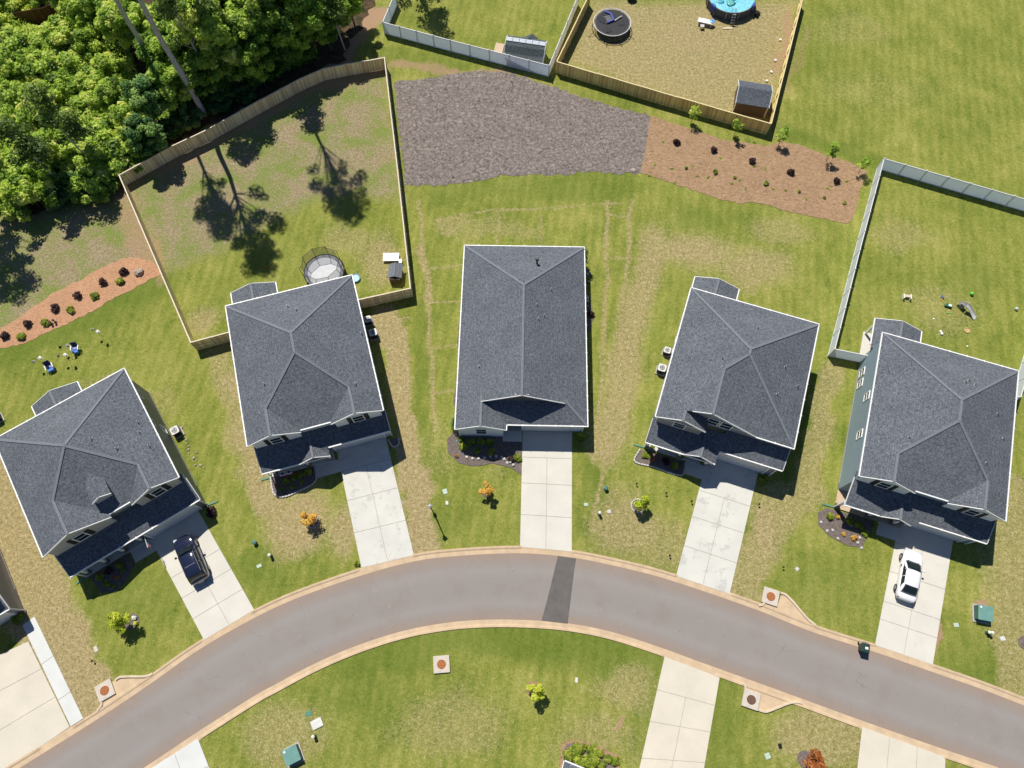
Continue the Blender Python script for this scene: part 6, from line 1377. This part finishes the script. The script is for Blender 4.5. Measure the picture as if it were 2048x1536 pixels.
q = G(1881, 666); tag(MB().blob((0, .12, .1), .14, .8, .1, 9, 6, 1).blob((.05, -.12, .1), .16, .8, .1, 9, 6, 2).build('toy_shoes', M_white, loc=q), 'pair of white toy lumps above the blue grey house roof', 'toy')
for i, (x, y) in enumerate([(1867, 638), (1934, 693)]):
    q = G(x, y); tag(MB().blob((q.x, q.y, .05), .1, .6, .1, 8, 5, i).build('small_toy', M_white), ['small white toy below left of the green stick', 'small white toy nearest the blue grey roof edge'][i], 'toy')
q = G(1934, 661); tag(MB().lathe((q.x, q.y, 0), [(.32, 0), (.34, .08), (.28, .1), (.26, .04)], 12).build('hoop', simple('tan_plastic', (.5, .36, .15), .6, .2)), 'tan ring toy in the grass below the slide', 'toy')
# ------------------------------------------------------------------ porch things
p = HW(2, 1.75, 16.62); o = thing('bunting', 'red white and blue pleated fan bunting on the porch of the white gabled house', 'bunting', (p.x, p.y, .75), R(15.1)); o.scale = (.7, .7, .7)
for nm, r0, r1, cl in (('blue_band', .0, .42, (.03, .05, .28)), ('white_band', .42, .66, (.8, .8, .8)), ('red_band', .66, .85, (.45, .06, .06))):
    mb = MB(); q_ = 22; vs = []
    for cx in (-.45, .45):
        vs = []
        for i in range(q_+1):
            t = math.pi+math.pi*i/q_
            for r_ in (r0, r1): vs.append((cx+r_*.62*math.cos(t), -.05-.06*(i % 2)-r_*.5, r_*.85*math.sin(t)+.0))
        mb.add(vs, [(2*i, 2*i+1, 2*i+3, 2*i+2) for i in range(q_)])
    mb.build(nm, simple('bunting_'+nm, cl, .8, .1), o, solid=.01)
p = HW(1, 6.9, 15.0); o = thing('flag', 'small faded flag on a slanting pole at the garage corner of the dormered house', 'flag', (p.x, p.y, 2.0), R(32.84))
MB().tube([(0, .5, .3), (0, -.9, .75)], .02, 6).build('pole', M_post, o)
fl = MB()
for i in range(6): fl.span((-.02+.03*math.sin(i), -.85-.02*i, .7-.12*i), (.05*math.sin(i*2), -.35-.05*i, .5-.12*i), .03, .1)
fl.build('cloth', simple('flag_red_white', (.55, .3, .3), .8, .5, 14), o)
for k, u, v, lb in ((4, .9, 15.5, 'potted plant on the sunlit porch corner of the charcoal house'), (4, 5.9, 15.4, 'potted plant right of the entry of the charcoal house'), (4, 3.9, 15.5, 'potted plant left of the entry of the charcoal house'), (5, 4.1, 17.2, 'dark flower pot at the walk of the blue grey house')):
    p = HW(k, u, v); o = thing('potted_plant', lb, 'plant pot', (p.x, p.y, .16 if k == 4 else 0)); MB().lathe((0, 0, 0), [(.14, 0), (.2, .35), (.17, .35)], 12).build('pot', M_rust2, o); e = bpy.data.objects.new('foliage', SW[0]); C.objects.link(e); e.parent = o; e.location = (0, 0, .3)
p = HW(4, 1.3, 16.6); tag(MB().box((0, 0, .3), (.6, .3, .4)).build('planter_box', simple('dull_red', (.3, .07, .07), .6, .2), loc=p), 'dull red box in the shade before the porch of the charcoal house', 'box')
